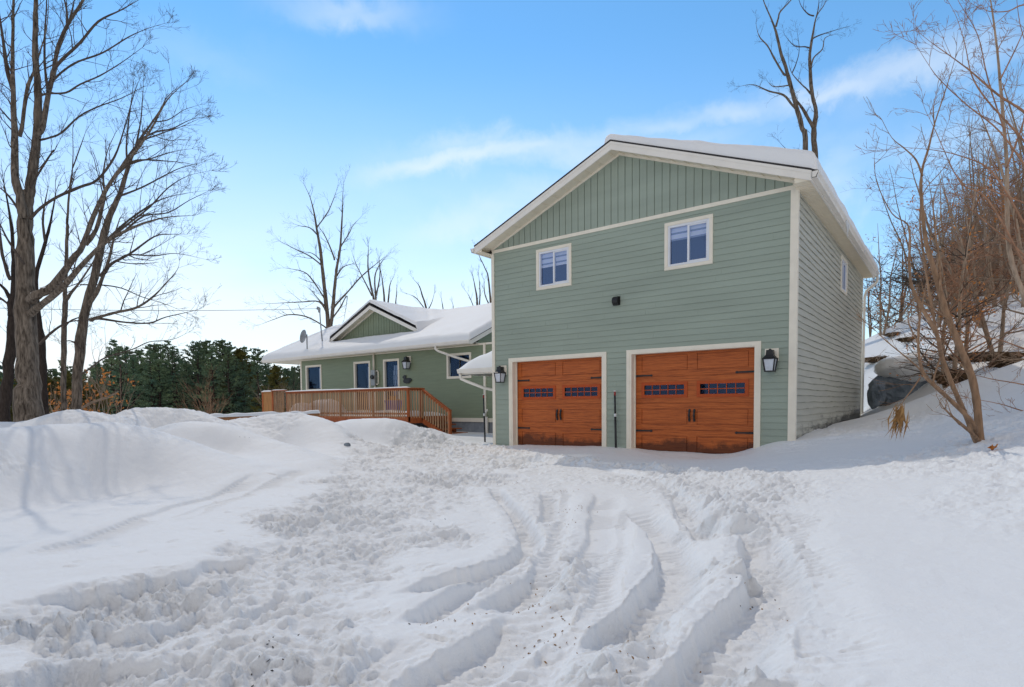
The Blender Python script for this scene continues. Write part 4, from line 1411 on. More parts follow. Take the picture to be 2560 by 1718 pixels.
# ------------------------------------------------------------------ deck
deck = thing('deck', (-11.5, 4.2, 0), 'cedar deck with slim upright balusters and steps along the ranch house', 'deck')
DY0, DZ = 3.0, .66
XA, XB = -15.3, -6.82
TOP = 1.80
mb = MB()
y = DY0
while y < YR-.1:
    mb.box((-17.3, y, DZ-.04), (XB, y+.135, DZ)); y += .142
obj('floor', mb, M['deck_board'], deck)
mb = MB()
mb.box((-17.3, DY0-.04, DZ-.26), (XB+.04, DY0-.001, DZ-.01)); mb.box((XB+.001, DY0, DZ-.26), (XB+.04, YR-.05, DZ-.01))
mb.box((-17.34, DY0-.04, DZ-.26), (-17.301, YR-.05, DZ-.01))
for x in (-16.5, -13.2, -10, -7.2):
    mb.box((x, DY0+.05, -.6), (x+.14, DY0+.19, DZ-.05))
obj('rim_joist', mb, M['rail_wood'], deck)
for a, b in [((x, DY0+.01, DZ-.2), (x+.09, DY0+.10, TOP-.04)) for x in (XB-.05, -9.0, -11.2, -13.3, XA-.02)]+[((XB-.05, 3.72, DZ-.2), (XB+.04, 3.81, TOP)), ((-5.34, 3.72, -.5), (-5.24, 3.82, .92)),
             ((-16.45, DY0-.09, DZ-.2), (-16.36, DY0, TOP+.06)), ((-17.34, DY0-.09, DZ-.2), (-17.25, DY0, TOP))]:
    mb = MB(); mb.box(a, b); obj('post', mb, M['rail_wood'], deck)
mb = MB()
mb.box((XA, DY0-.08, TOP-.04), (XB+.09, DY0+.12, TOP)); mb.box((XA, DY0-.0, TOP-.13), (XB, DY0+.03, TOP-.045))
mb.box((XB-.08, DY0+.12, TOP-.04), (XB+.09, 3.86, TOP)); mb.box((XB-.01, DY0+.12, TOP-.13), (XB+.025, 3.8, TOP-.045))
mb.box((-16.45, DY0-.12, TOP+.05), (XA-.0, DY0+.08, TOP+.09))
mb.bar((XB, 3.765, TOP-.02), (-5.24, 3.765, .88), .13, .04); mb.bar((XB, 3.765, TOP-.10), (-5.28, 3.765, .80), .03, .09)
mb.box((XA, DY0+.0, DZ+.08), (XB, DY0+.03, DZ+.16))
mb.bar((XB+.04, 3.765, .50), (-5.3, 3.765, -.2), .035, .2)
obj('hand_rail', mb, M['rail_wood'], deck)
n = 68
bal = MB(); bal.box((-.02, -.018, 0), (.02, .018, 1.09))
bme = bal.mesh('baluster', M['baluster'])
rb = random.Random(9)
def baluster(x, y, z, h=1.0, rot=0.0):
    o = bpy.data.objects.new('baluster', bme); COL.objects.link(o)
    o.parent = deck; o.matrix_parent_inverse = Matrix.Translation(-Vector(deck.location))
    o.location = (x, y, z); o.scale = (1, 1, h); o.rotation_euler = (0, rot, rb.uniform(-.08, .08))
for i in range(n):
    baluster(XA+.08+(XB-XA-.16)*(i+.5)/n, DY0-.022, DZ-.06, 1.02, rb.uniform(-.006, .006))
for i in range(7):
    baluster(-16.28+.14*i, DY0-.055, DZ+.03, 1.06, rb.uniform(-.02, .02))
for i in range(5):
    baluster(XB+.045, DY0+.16+.14*i, DZ-.06, 1.02)
for i in range(11):
    x = XB+.12+(1.36)*i/10
    f = (x-XB)/(-5.24-XB)
    baluster(x, 3.735, .62-.66*f, (TOP-.08-.92*f-(.62-.66*f))/1.09)
mb = MB()
for i in range(6):
    x = -17.25+.135*i
    mb.box((x, DY0-.07, DZ-.02), (x+.130, DY0-.05, TOP))
mb.box((-17.36, DY0-.12, TOP), (-16.36, DY0+.05, TOP+.03))
obj('privacy_panel', mb, mat('honey_board', (.46, .215, .07), .65, .25, 3, (5, 5, .8), .1, rnd=.05), deck)
mb = MB()
for i in range(4):
    x = XB+.05+.32*i; z = .50-.165*i
    mb.box((x, 3.8, z-.04), (x+.34, 5.0, z))
    mb.box((x, 3.83, z-.19), (x+.03, 5.0, z-.041))
obj('stair', mb, M['rail_wood'], deck)
# snow lying on the deck, the rails and the old landing
def cap(mb, x0, x1, y0, y1, z, h, seed, n=30):
    nx = max(3, int((x1-x0)*6)); ny = 6
    b0 = len(mb.v)
    for j in range(ny+1):
        for i in range(nx+1):
            u = i/nx; v = j/ny
            x = x0+(x1-x0)*u; y = y0+(y1-y0)*v
            e = math.sqrt(max(0, 1-(2*v-1)**2))*min(1, min(u, 1-u)*(x1-x0)/.08)
            f = 1+.7*float(vnoise(np.array([x*1.3+seed]), np.array([y*1.3]), seed)[0])
            mb.v.append((x, y, z+h*e*f))
    for j in range(ny):
        for i in range(nx):
            a = b0+j*(nx+1)+i
            mb.f.append((a, a+1, a+nx+2, a+nx+1)); mb.m.append(0); mb.sm.append(True)
mb = MB()
cap(mb, XA, XB+.1, DY0-.085, DY0+.125, TOP+.001, .045, 1)
cap(mb, -17.37, -16.35, DY0-.13, DY0+.06, TOP+.031, .06, 2)
cap(mb, -16.45, XA, DY0-.13, DY0+.09, TOP+.091, .03, 3)
cap(mb, -17.2, -7.0, DY0+.2, YR-.1, DZ+.001, .16, 4)
cap(mb, -15.6, -12.6, DY0+.15, DY0+1.6, DZ+.01, .62, 5)
cap(mb, -9.4, -7.0, DY0+.15, DY0+1.2, DZ+.01, .22, 6)
obj('deck_snow', mb, M['roof_snow'], deck)

o = thing('plastic_bin', (-8.75, 4.0, DZ), 'blue plastic bin on the deck behind the railing', 'bin')
mb = MB(); mb.hexa([(-8.97, 3.78, .80), (-8.57, 3.78, .80), (-8.57, 4.2, .80), (-8.97, 4.2, .80), (-9.02, 3.73, 1.28), (-8.52, 3.73, 1.28), (-8.52, 4.25, 1.28), (-9.02, 4.25, 1.28)])
mb.box((-9.05, 3.70, 1.28), (-8.49, 4.28, 1.32))
obj('tub', mb, M['blue'], o)
mb = MB(); mb.box((-8.98, 3.77, 1.32), (-8.56, 4.21, 1.36)); mb.box((-8.84, 3.86, 1.36), (-8.70, 4.1, 1.50))
obj('lid', mb, M['orange'], o)

# long low timber edging with snow on it, behind the banks
e0, e1 = at(-120, 1070, 12.2), at(795, 1033, 21.2)
o = thing('timber_edging', tuple((e0+e1)/2), 'long low timber edging topped with snow behind the snow banks', 'edging')
mb = MB()
nseg = 6
for i in range(nseg):
    a = e0+(e1-e0)*(i/nseg); b = e0+(e1-e0)*((i+.995)/nseg)
    mb.bar(a-np.array([0, 0, .07]), b-np.array([0, 0, .07]), .16, .13)
    mb.bar(a-np.array([0, 0, .24]), b-np.array([0, 0, .24]), .15, .17)
    mb.bar(b-np.array([0, 0, .9]), b-np.array([0, 0, .3]), .12, .12, up=(1, 0, 0))
obj('beam', mb, M['timber'], o)
mb = MB()
d = (e1-e0); d[2] = 0; d = d/np.linalg.norm(d); nrm = np.array([-d[1], d[0], 0])
nx = 80; ny = 6
for j in range(ny+1):
    for i in range(nx+1):
        u = i/nx; v = 2*j/ny-1
        p = e0+(e1-e0)*u+nrm*v*.12
        h = .10*math.sqrt(max(0, 1-v*v))*(1+.6*float(vnoise(np.array([u*30]), np.array([0.]), 3)[0]))
        mb.v.append((p[0], p[1], p[2]+h-.004))
for j in range(ny):
    for i in range(nx):
        a = j*(nx+1)+i
        mb.f.append((a, a+1, a+nx+2, a+nx+1)); mb.m.append(0); mb.sm.append(True)
obj('snow_cap', mb, M['roof_snow'], o)

# ------------------------------------------------------------------ bare trees
def curve3(P, n=4):
    return smooth_poly(np.asarray(P, float), n)


def twigs(mb, p, d, L, r, lev, rng, up=.10, sides=3, spread=.75, nchild=3, jit=.28):
    """a shoot and its side shoots"""
    n = 4 if lev > 0 else 3
    pts = [p]; q = Vector(p); d = Vector(d).normalized()
    dirs = []
    for i in range(n):
        d = (d+Vector((rng.gauss(0, jit), rng.gauss(0, jit), rng.gauss(0, jit)+up))*.5).normalized()
        q = q+d*(L/n)
        pts.append(tuple(q)); dirs.append(d.copy())
    rad = [max(.0022, r*(1-.72*i/n)) for i in range(n+1)]
    mb.tube(pts, rad, sides if r > .006 else 3, cap=False)
    if lev > 0:
        for k in range(nchild):
            f = rng.uniform(.25, .98)
            i = min(n-1, int(f*n))
            a = Vector(pts[i]).lerp(Vector(pts[i+1]), f*n-i)
            ax = Vector((rng.gauss(0, 1), rng.gauss(0, 1), rng.gauss(0, 1)))
            ax = (ax-dirs[i]*ax.dot(dirs[i]))
            if ax.length < 1e-3:
                continue
            nd = (dirs[i]+ax.normalized()*spread*rng.uniform(.6, 1.25)).normalized()
            twigs(mb, tuple(a), nd, L*rng.uniform(.42, .72)*(1.1-f*.4), rad[i]*.6, lev-1, rng, up, sides, spread, nchild, jit)


def limb_pts(L, d0, d1, rng, wob=.25):
    """surveyed limb: list of (px,py,width px); distances run from d0 to d1"""
    n = len(L)
    out = []
    for i, (px, py, w) in enumerate(L):
        d = d0+(d1-d0)*i/(n-1)+rng.gauss(0, wob)*min(1, i/4)
        out.append((*at(px, py, d), .5*w*d/FPX*(1-.55*(i/(n-1))**3)))
    return out


def build_tree(name, label, limbs, depth, seed, group=None, bark='bark', twig='twig', ground=True, dens=2.2, tl=1.0, lev=2, sides=9, spread=.75, up=.10, nchild=3, minr=.05, thick=1.0, rough=.10, extra=None, lead=.8):
    """limbs[0] is the trunk; each limb = (points, depth shift at its tip)"""
    rng = random.Random(seed)
    tr = MB(); cr = MB()
    base = None
    for li, (L, dd) in enumerate(limbs):
        P = limb_pts(L, depth, depth+dd, rng, .0 if li == 0 else .25)
        if li == 0 or len(L[0]) > 3:
            pass
        if li == 0:
            x, y, z, r = P[0]
            base = (x, y, gz(x, y) if ground else z)
            if ground:
                P[0:0] = [(x+rng.uniform(-.1, .1), y, base[2]-.25, r*1.2)]
        Q = curve3(P, 4)
        if li < 3 and rough:
            for k in range(len(Q)):
                Q[k, :3] += np.array([rng.gauss(0, 1), rng.gauss(0, 1), 0])*Q[k, 3]*rough
        rad = [max(.003, q[3]*thick*(1+rng.gauss(0, .05))) for q in Q]
        big = rad[0] > minr
        (tr if big else cr).tube([tuple(q[:3]) for q in Q], rad, sides if big else 5, cap=big)
        ln = np.r_[0, np.cumsum(np.linalg.norm(np.diff(Q[:, :3], axis=0), axis=1))]
        T = ln[-1]
        t0 = .45 if (li == 0) else .18
        k = int(T*dens*(1-t0))+2
        for j in range(k):
            f = t0+(1-t0)*((j+rng.random())/k)
            i = min(len(Q)-2, int(np.searchsorted(ln, f*T))-1)
            i = max(i, 0)
            p = Q[i, :3]+(Q[i+1, :3]-Q[i, :3])*rng.random()
            t = Vector(Q[i+1, :3]-Q[i, :3]).normalized()
            ax = Vector((rng.gauss(0, 1), rng.gauss(0, 1), rng.gauss(0, 1)+.35)); ax = (ax-t*ax.dot(t)).normalized()
            nd = t*.8+ax*spread
            rr = min(rad[i]*.5, .018*tl)*rng.uniform(.6, 1)
            twigs(cr, tuple(p), nd, tl*rng.uniform(.45, 1.25)*(.55+.6*(1-f)), max(rr, .004), lev, rng, up, 4, spread, nchild)
        # leader beyond the last traced point
        t = Vector(Q[-1, :3]-Q[-2, :3]).normalized()
        for j in range(3):
            twigs(cr, tuple(Q[-1, :3]), (t+Vector((rng.gauss(0, .25), rng.gauss(0, .25), rng.gauss(0, .25)))).normalized(), tl*lead, max(.004, rad[-1]*.8), lev, rng, up, 3, spread, nchild)
    o = thing(name, base, label, 'tree', group)
    if tr.f:
        obj('trunk', tr, M[bark], o)
    obj('crown', cr, M[twig], o)
    if extra:
        extra(o, rng)
    return o


def snow_tuft(parent, spots):
    for (px, py, d, s, el) in spots:
        mb = MB()
        c = at(px, py, d)
        n0 = len(mb.v)
        for j in range(6):
            for i in range(10):
                th = 2*PI*i/10; ph = PI*j/5
                k = 1+.25*math.sin(3*th+px)+.15*math.cos(5*ph+py)
                mb.v.append((c[0]+s*k*math.sin(ph)*math.cos(th), c[1]+s*k*math.sin(ph)*math.sin(th), c[2]+s*el*k*math.cos(ph)))
        for j in range(5):
            for i in range(10):
                a = n0+j*10+i; b = n0+j*10+(i+1) % 10
                mb.f.append((a, b, b+10, a+10)); mb.m.append(0); mb.sm.append(True)
        obj('snow_patch', mb, M['roof_snow'], parent)


# the big maple at the left edge
A = [
    ([(74, 1052, 82), (70, 980, 66), (68, 900, 58), (62, 780, 56), (64, 640, 47), (62, 560, 41), (68, 500, 36), (76, 464, 30), (86, 393, 27), (95, 286, 25), (94, 214, 23), (88, 143, 21), (89, 54, 19), (90, 0, 17), (93, -90, 13), (95, -200, 8)], .6),
    ([(60, 545, 26), (50, 490, 24), (38, 446, 22), (37, 393, 20), (36, 321, 18), (32, 214, 14), (32, 107, 12), (34, 0, 10), (36, -120, 6)], -.6),
    ([(90, 340, 15), (107, 318, 14), (121, 232, 14), (136, 171, 13), (143, 125, 12), (168, 64, 11), (204, 7, 9), (232, -50, 7), (260, -130, 4)], 1.2),
    ([(78, 750, 30), (92, 738, 27), (134, 714, 24), (184, 645, 18), (205, 618, 16), (234, 540, 13), (268, 470, 12), (310, 411, 12), (339, 379, 10), (379, 321, 8), (418, 250, 6), (464, 207, 2)], -1.2),
    ([(76, 785, 24), (96, 768, 20), (153, 722, 18), (214, 653, 14), (268, 603, 12), (333, 569, 9), (383, 551, 7), (430, 542, 5), (486, 539, 2)], -1.6),
    ([(76, 548, 10), (100, 522, 9), (143, 493, 9), (200, 468, 9), (243, 450, 8), (286, 393, 7), (311, 321, 5), (336, 232, 4), (350, 196, 2)], .8),
    ([(136, 171, 10), (158, 146, 9), (200, 107, 8), (246, 54, 7), (303, 25, 5), (350, -2, 3)], -.8),
    ([(134, 200, 7), (160, 176, 6), (196, 154, 6), (257, 132, 5), (321, 93, 4), (371, 71, 2.5), (418, 57, 1.5)], .6),
    ([(98, 240, 7), (120, 234, 6), (164, 232, 6), (200, 211, 5.5), (250, 189, 5), (303, 157, 4), (357, 118, 2.5)], -1),
    ([(100, 350, 7), (122, 345, 6), (154, 332, 6), (196, 293, 5.5), (243, 268, 5), (303, 246, 4), (357, 218, 2)], 1.1),
    ([(48, 340, 13), (55, 318, 11), (61, 268, 10), (70, 215, 10), (84, 180, 7), (100, 130, 5), (118, 60, 4), (122, -30, 3)], .4),
    ([(33, 230, 12), (18, 178, 12), (6, 90, 9), (-14, -40, 6)], -1),
    ([(34, 310, 5), (16, 290, 5), (-10, 262, 4), (-60, 230, 2)], -1.4),
    ([(76, 470, 6), (100, 428, 6), (132, 378, 5), (134, 380, 4), (150, 350, 2)], .8),
    ([(66, 480, 5), (70, 430, 5), (74, 390, 4)], -.4),
    ([(58, 545, 9), (30, 500, 7), (0, 470, 5), (-50, 440, 3)], .9),
    ([(60, 660, 8), (36, 625, 7), (14, 590, 6), (0, 560, 4), (-30, 520, 2)], -.9),
    ([(120, 232, 8), (112, 160, 7), (112, 90, 6), (116, 20, 5), (118, -40, 3)], 1),
    ([(168, 64, 7), (166, 20, 6), (150, -40, 4)], .6),
    ([(146, 110, 7), (174, 50, 6), (190, -20, 4)], -.9),
    ([(214, 611, 14), (240, 575, 12), (255, 520, 10), (262, 486, 8), (258, 440, 6), (268, 380, 4), (290, 330, 3)], .5),
    ([(280, 450, 6), (330, 405, 5), (372, 398, 4), (430, 380, 3), (480, 372, 1.5)], -.5),
    ([(300, 420, 6), (345, 360, 5), (400, 335, 4), (450, 318, 3), (500, 296, 1.5)], .5),
    ([(268, 603, 7), (320, 560, 6), (372, 520, 5), (420, 470, 4), (470, 440, 2), (530, 426, 1)], -.6),
    ([(310, 580, 6), (360, 540, 5), (420, 532, 4), (475, 500, 3), (530, 474, 1)], .7),
]
build_tree('maple_tree', 'largest bare grey maple at the left edge with shaggy bark and snow in its forks', A, 14.0, 11, dens=3.0, tl=.95, lev=2, sides=14, nchild=3, rough=.05, thick=.80, up=.16, lead=.35,
           extra=lambda o, r: snow_tuft(o, [(56, 517, 14.0, .07, .8), (88, 738, 14.0, .11, .45), (116, 722, 13.9, .13, .35)]))
B = [
    ([(190, 1040, 30), (191, 1009, 26), (195, 921, 26), (203, 844, 28), (214, 776, 26), (237, 691, 22), (253, 615, 20), (268, 557, 18), (278, 531, 17), (298, 489, 15), (312, 447, 14), (326, 399, 12), (351, 348, 10), (376, 312, 8), (401, 275, 6), (421, 239, 4), (466, 205, 1.5)], .5),
    ([(250, 690, 10), (278, 660, 9), (324, 635, 7), (385, 592, 5), (425, 586, 3), (467, 586, 1.5)], -.8),
    ([(300, 650, 6), (320, 637, 5), (385, 640, 4), (440, 634, 2.5), (516, 649, 1)], .8),
    ([(226, 800, 10), (244, 794, 9), (287, 782, 8), (339, 770, 7), (379, 745, 6), (412, 712, 4.5), (443, 675, 2.5), (449, 650, 1)], -1.2),
    ([(230, 802, 8), (247, 797, 7), (311, 806, 6), (373, 808, 5), (415, 793, 4), (477, 779, 2.5), (507, 770, 1)], 1.2),
    ([(200, 712, 4), (256, 713, 4), (305, 721, 3.5), (354, 742, 3), (415, 761, 2), (464, 782, 1)], .6),
    ([(206, 935, 6), (226, 920, 5), (262, 895, 4.5), (330, 874, 4), (373, 855, 3), (431, 849, 2.5), (471, 831, 1)], -1.5),
    ([(222, 760, 13), (240, 735, 12), (254, 700, 10), (272, 650, 9), (286, 590, 7), (300, 545, 5)], -.6),
    ([(268, 600, 9), (310, 560, 7), (350, 530, 6), (400, 500, 4), (455, 485, 2), (520, 476, 1)], .9),
    ([(300, 490, 7), (352, 470, 5), (410, 440, 4), (452, 420, 3), (510, 405, 1)], -.8),
    ([(326, 410, 6), (360, 400, 5), (400, 402, 4), (440, 405, 3), (490, 412, 1)], .6),
    ([(320, 425, 6), (316, 370, 5), (322, 300, 4), (330, 240, 3), (335, 190, 1.5)], -.5),
    ([(340, 365, 6), (352, 300, 4), (356, 250, 3), (360, 190, 1)], .5),
    ([(351, 348, 6), (390, 330, 5), (430, 322, 4), (475, 300, 2.5), (520, 290, 1)], -.5),
    ([(380, 305, 4), (420, 300, 3), (460, 275, 2), (500, 262, 1)], .5),
    ([(206, 880, 6), (190, 860, 5), (172, 852, 4), (150, 860, 2)], -.5),
]
build_tree('maple_tree', 'bare grey tree leaning right beside the largest maple with long sweeping twigs', B, 17.0, 12, dens=3.2, tl=1.1, lev=2, sides=12, nchild=3, rough=.05, thick=.84, lead=.35)
Cc = [([(108, 1040, 24), (109, 1000, 20), (106, 938, 19), (103, 855, 20), (96, 805, 17), (90, 700, 12), (113, 606, 10), (126, 557, 8), (140, 480, 5)], .3),
      ([(100, 860, 8), (130, 830, 6), (170, 806, 5), (220, 800, 3)], -.8), ([(113, 606, 7), (108, 540, 5), (120, 470, 3)], .5)]
build_tree('bare_tree', 'reddish dark trunk close behind the largest maple', Cc, 17.5, 13, dens=1.6, tl=.8, lev=2, bark='bark_dark')
Dd = [([(159, 1040, 14), (159, 1000, 12), (159, 905, 12), (161, 805, 12), (163, 752, 12), (163, 719, 9), (166, 639, 8), (169, 573, 8), (168, 550, 7), (175, 464, 6), (182, 411, 4), (182, 321, 3)], .3),
      ([(163, 754, 8), (180, 730, 7), (199, 706, 5), (232, 656, 4), (262, 600, 2)], -.6), ([(182, 420, 3), (196, 380, 3), (214, 330, 2)], .5), ([(160, 820, 5), (180, 800, 4), (230, 786, 2)], -.6)]
build_tree('bare_tree', 'slim straight bare trunk between the maple and the leaning tree', Dd, 18.5, 14, dens=2.0, tl=.8, lev=2, bark='bark')
Ee = [([(10, 1060, 26), (14, 1000, 24), (26, 880, 23), (31, 772, 20), (22, 740, 12), (4, 715, 9), (-30, 690, 6)], .2),
      ([(28, 790, 16), (34, 720, 13), (34, 650, 10), (28, 560, 8), (10, 460, 5)], .6), ([(26, 700, 9), (6, 640, 7), (-4, 560, 5), (-30, 480, 3)], -.5), ([(20, 760, 6), (-10, 740, 5), (-60, 728, 3)], -.5)]
build_tree('bare_tree', 'dark mossy trunk left of the largest maple at the photo edge', Ee, 15.8, 15, dens=1.6, tl=.8, lev=2, bark='bark_dark')
for o_, x_, y_, s_, r_ in ((0, -7, -30, 1.0, 2.0), (1, -1.5, -27, .95, 4.0), (1, -17, -28, 1.1, 1.0)):
    src = [q for q in bpy.data.objects if q.name.startswith('maple_tree') and q.type == 'EMPTY' and q.parent is None][o_]
    t_ = dup(src, (x_, y_, gz(x_, y_)), r_, s_, 'bare maple across the drive whose limbs are mirrored in the upper garage windows', 'maples across the drive')
    for q in list(t_.children):
        if q.name.startswith('snow_patch'): bpy.data.objects.remove(q)
# fallen pole-like limb low between trunks and pines
rng = random.Random(5)
mb = MB(); cr = MB()
Q = curve3(limb_pts([(190, 1030, 7), (229, 1007, 6), (272, 992, 6), (298, 978, 4)], 19, 18, rng, .05), 4)
mb.tube([tuple(q[:3]) for q in Q], [q[3] for q in Q], 7)
for i in range(5):
    q = Q[rng.randrange(3, len(Q))]; twigs(cr, tuple(q[:3]), (rng.gauss(0, 1), rng.gauss(0, 1), .5), .5, .008, 1, rng)
o = thing('fallen_limb', tuple(Q[0, :3]), 'pale fallen limb propped at the foot of the leaning tree', 'branch')
obj('stem', mb, M['bark_sap'], o); obj('twigs', cr, M['twig'], o)

# two-stemmed tree rising behind the garage roof
G = [([(2014, 400, 13), (2005, 321, 12), (1991, 268, 11), (1978, 220, 10), (1965, 171, 9), (1951, 128, 8), (1940, 80, 7), (1927, 45, 5), (1911, 8, 4), (1900, -30, 3)], .4),
     ([(2030, 470, 15), (2038, 402, 14), (2034, 335, 13), (2040, 281, 10), (2031, 241, 9), (2026, 187, 9), (2025, 134, 8), (2034, 75, 6), (2042, 40, 4), (2064, 5, 3), (2075, -40, 2)], -.4),
     ([(2033, 320, 8), (2020, 295, 8), (2007, 273, 8), (1991, 250, 8)], .1),
     ([(1940, 66, 5), (1946, 45, 4), (1951, 29, 4), (1978, 0, 3), (2000, -30, 2)], .5),
     ([(2040, 45, 3), (2046, 20, 2.5), (2048, -10, 2)], .3),
     ([(1993, 275, 6), (1980, 262, 5.5), (1959, 238, 5), (1922, 228, 4), (1884, 212, 2.5), (1850, 216, 1.2)], -.9),
     ([(1968, 186, 5), (1959, 185, 5), (1935, 145, 4.5), (1919, 115, 4), (1898, 91, 3), (1890, 60, 1.5)], .8),
     ([(1976, 213, 4), (1968, 214, 3), (1935, 217, 2.5), (1920, 205, 1.5)], .6),
     ([(2027, 235, 5), (2016, 222, 3.5), (2005, 212, 3), (1981, 185, 2.5), (1972, 160, 1.5)], -.8),
     ([(2027, 175, 4), (2034, 145, 3.5), (2056, 123, 3), (2062, 96, 2.5), (2085, 86, 1.5)], .8),
     ([(2031, 98, 4), (2040, 92, 3.5), (2064, 83, 3), (2117, 67, 1.2)], -.5),
     ([(2024, 120, 4), (2012, 117, 3), (1986, 115, 2.5), (1962, 88, 1.5)], .7),
     ([(2035, 40, 3.5), (2020, 35, 3), (2003, 15, 2), (1995, -10, 1.5)], -.5),
     ([(1980, 183, 3), (1990, 160, 2.5), (1998, 125, 2), (1993, 80, 1.2)], .3),
     ([(2010, 380, 3), (1990, 380, 2.5), (1968, 374, 2), (1948, 355, 1)], -.3)]
build_tree('tall_tree', 'tall twin stemmed bare tree rising behind the right end of the garage roof', G, 29, 21, dens=1.2, tl=.75, lev=2, sides=8, nchild=3, rough=.05, minr=.04, bark='bark')

# trees behind the ranch
T1 = [([(823, 900, 13), (821, 819, 11), (815, 755, 10), (807, 682, 9), (801, 624, 8), (792, 574, 6), (786, 536, 5), (775, 493, 3), (760, 461, 1.5)], .3),
      ([(822, 850, 9), (830, 795, 9), (836, 725, 8), (841, 676, 7), (850, 624, 6), (855, 551, 5), (856, 507, 3), (859, 458, 1.5)], -.5),
      ([(792, 572, 4), (795, 565, 3), (821, 528, 3), (841, 478, 1.5)], .5),
      ([(836, 650, 4), (833, 638, 4), (815, 595, 3), (798, 568, 2)], -.8),
      ([(846, 640, 4), (850, 621, 3), (873, 583, 2.5), (882, 565, 2), (900, 545, 1)], .6),
      ([(832, 775, 6), (839, 763, 5), (871, 728, 4), (905, 690, 3.5), (949, 653, 2), (965, 640, 1)], 1),
      ([(806, 672, 5), (804, 664, 4), (775, 641, 3.5), (740, 624, 3), (699, 603, 1)], -.8),
      ([(815, 760, 5), (812, 748, 4), (780, 699, 3.5), (757, 679, 3), (711, 670, 1.5)], .8),
      ([(818, 785, 4), (798, 755, 3.5), (757, 755, 3), (716, 757, 2), (658, 760, 1)], -1.2),
      ([(818, 825, 4), (809, 815, 3.5), (766, 792, 3.5), (722, 787, 3), (687, 798, 2), (647, 813, 1)], 1),
      ([(816, 770, 4), (800, 752, 3), (775, 723, 2)], .5),
      ([(804, 655, 3), (790, 640, 2.5), (776, 632, 2), (760, 630, 1)], -.5),
      ([(842, 690, 4), (858, 668, 3), (880, 660, 2)], .4), ([(795, 590, 3), (775, 570, 2.5), (750, 565, 1.5), (735, 560, 1)], -.5),
      ([(828, 800, 4), (850, 770, 3.5), (868, 740, 2.5), (860, 800, 1.5)], .6)]
build_tree('tall_tree', 'tall bare forked tree behind the left part of the ranch roof', T1, 42, 22, dens=1.6, tl=1.25, lev=2, sides=7, nchild=3, rough=.04, minr=.05, up=.12)


def small_tree(stems, depth, seed, label, dens=1.3, tl=.9):
    build_tree('bare_tree', label, [(s, random.Random(seed+i).uniform(-.5, .5)) for i, s in enumerate(stems)], depth, seed, dens=dens, tl=tl, lev=2, sides=6, rough=.04, minr=.04, up=.25, spread=.5)


small_tree([[(936, 830, 7), (935, 755, 6), (926, 711, 5), (920, 667, 5), (921, 618, 3)], [(938, 790, 5), (940, 755, 5), (937, 696, 4), (946, 667, 3), (962, 645, 1)], [(930, 740, 4), (910, 700, 3), (890, 660, 2), (880, 630, 1)], [(940, 740, 4), (950, 690, 3), (948, 650, 2)]], 46, 31, 'dense upright bare tree behind the peak of the ranch gable', 1.6, 1.0)
small_tree([[(961, 830, 6), (961, 755, 5), (955, 696, 3), (950, 670, 1.5)], [(968, 780, 5), (972, 740, 4), (975, 712, 2.5), (985, 690, 1)], [(985, 790, 4), (990, 750, 3), (992, 715, 1.5)]], 48, 32, 'short bare tree behind the ranch ridge just right of its gable', 1.4, .8)
small_tree([[(1070, 830, 6), (1065, 769, 5), (1056, 740, 4), (1048, 715, 3), (1035, 700, 1)], [(1060, 770, 3), (1040, 745, 2.5), (1020, 735, 1)], [(1068, 780, 3), (1080, 755, 2), (1085, 735, 1)]], 48, 33, 'small bare tree behind the middle of the ranch ridge', 1.3, .8)
small_tree([[(1194, 830, 7), (1193, 755, 5), (1188, 720, 4), (1182, 690, 2)], [(1198, 770, 4), (1200, 730, 3), (1197, 690, 1.5)], [(1185, 770, 3), (1175, 745, 2), (1166, 730, 1)]], 46, 34, 'small upright bare tree left of the garage edge above the ranch ridge', 1.8, .8)
small_tree([[(1232, 850, 8), (1222, 705, 4), (1212, 670, 3), (1198, 640, 2), (1190, 622, 1)], [(1222, 760, 4), (1212, 735, 3), (1210, 700, 2)]], 44, 35, 'leaning bare tree partly hidden by the left edge of the garage', 1.5, .7)
small_tree([[(1112, 830, 4), (1108, 775, 3), (1103, 745, 1.5)], [(1130, 800, 3), (1133, 770, 2), (1131, 755, 1)]], 48, 36, 'faint thin sapling behind the ranch ridge near its right half', 1.2, .5)

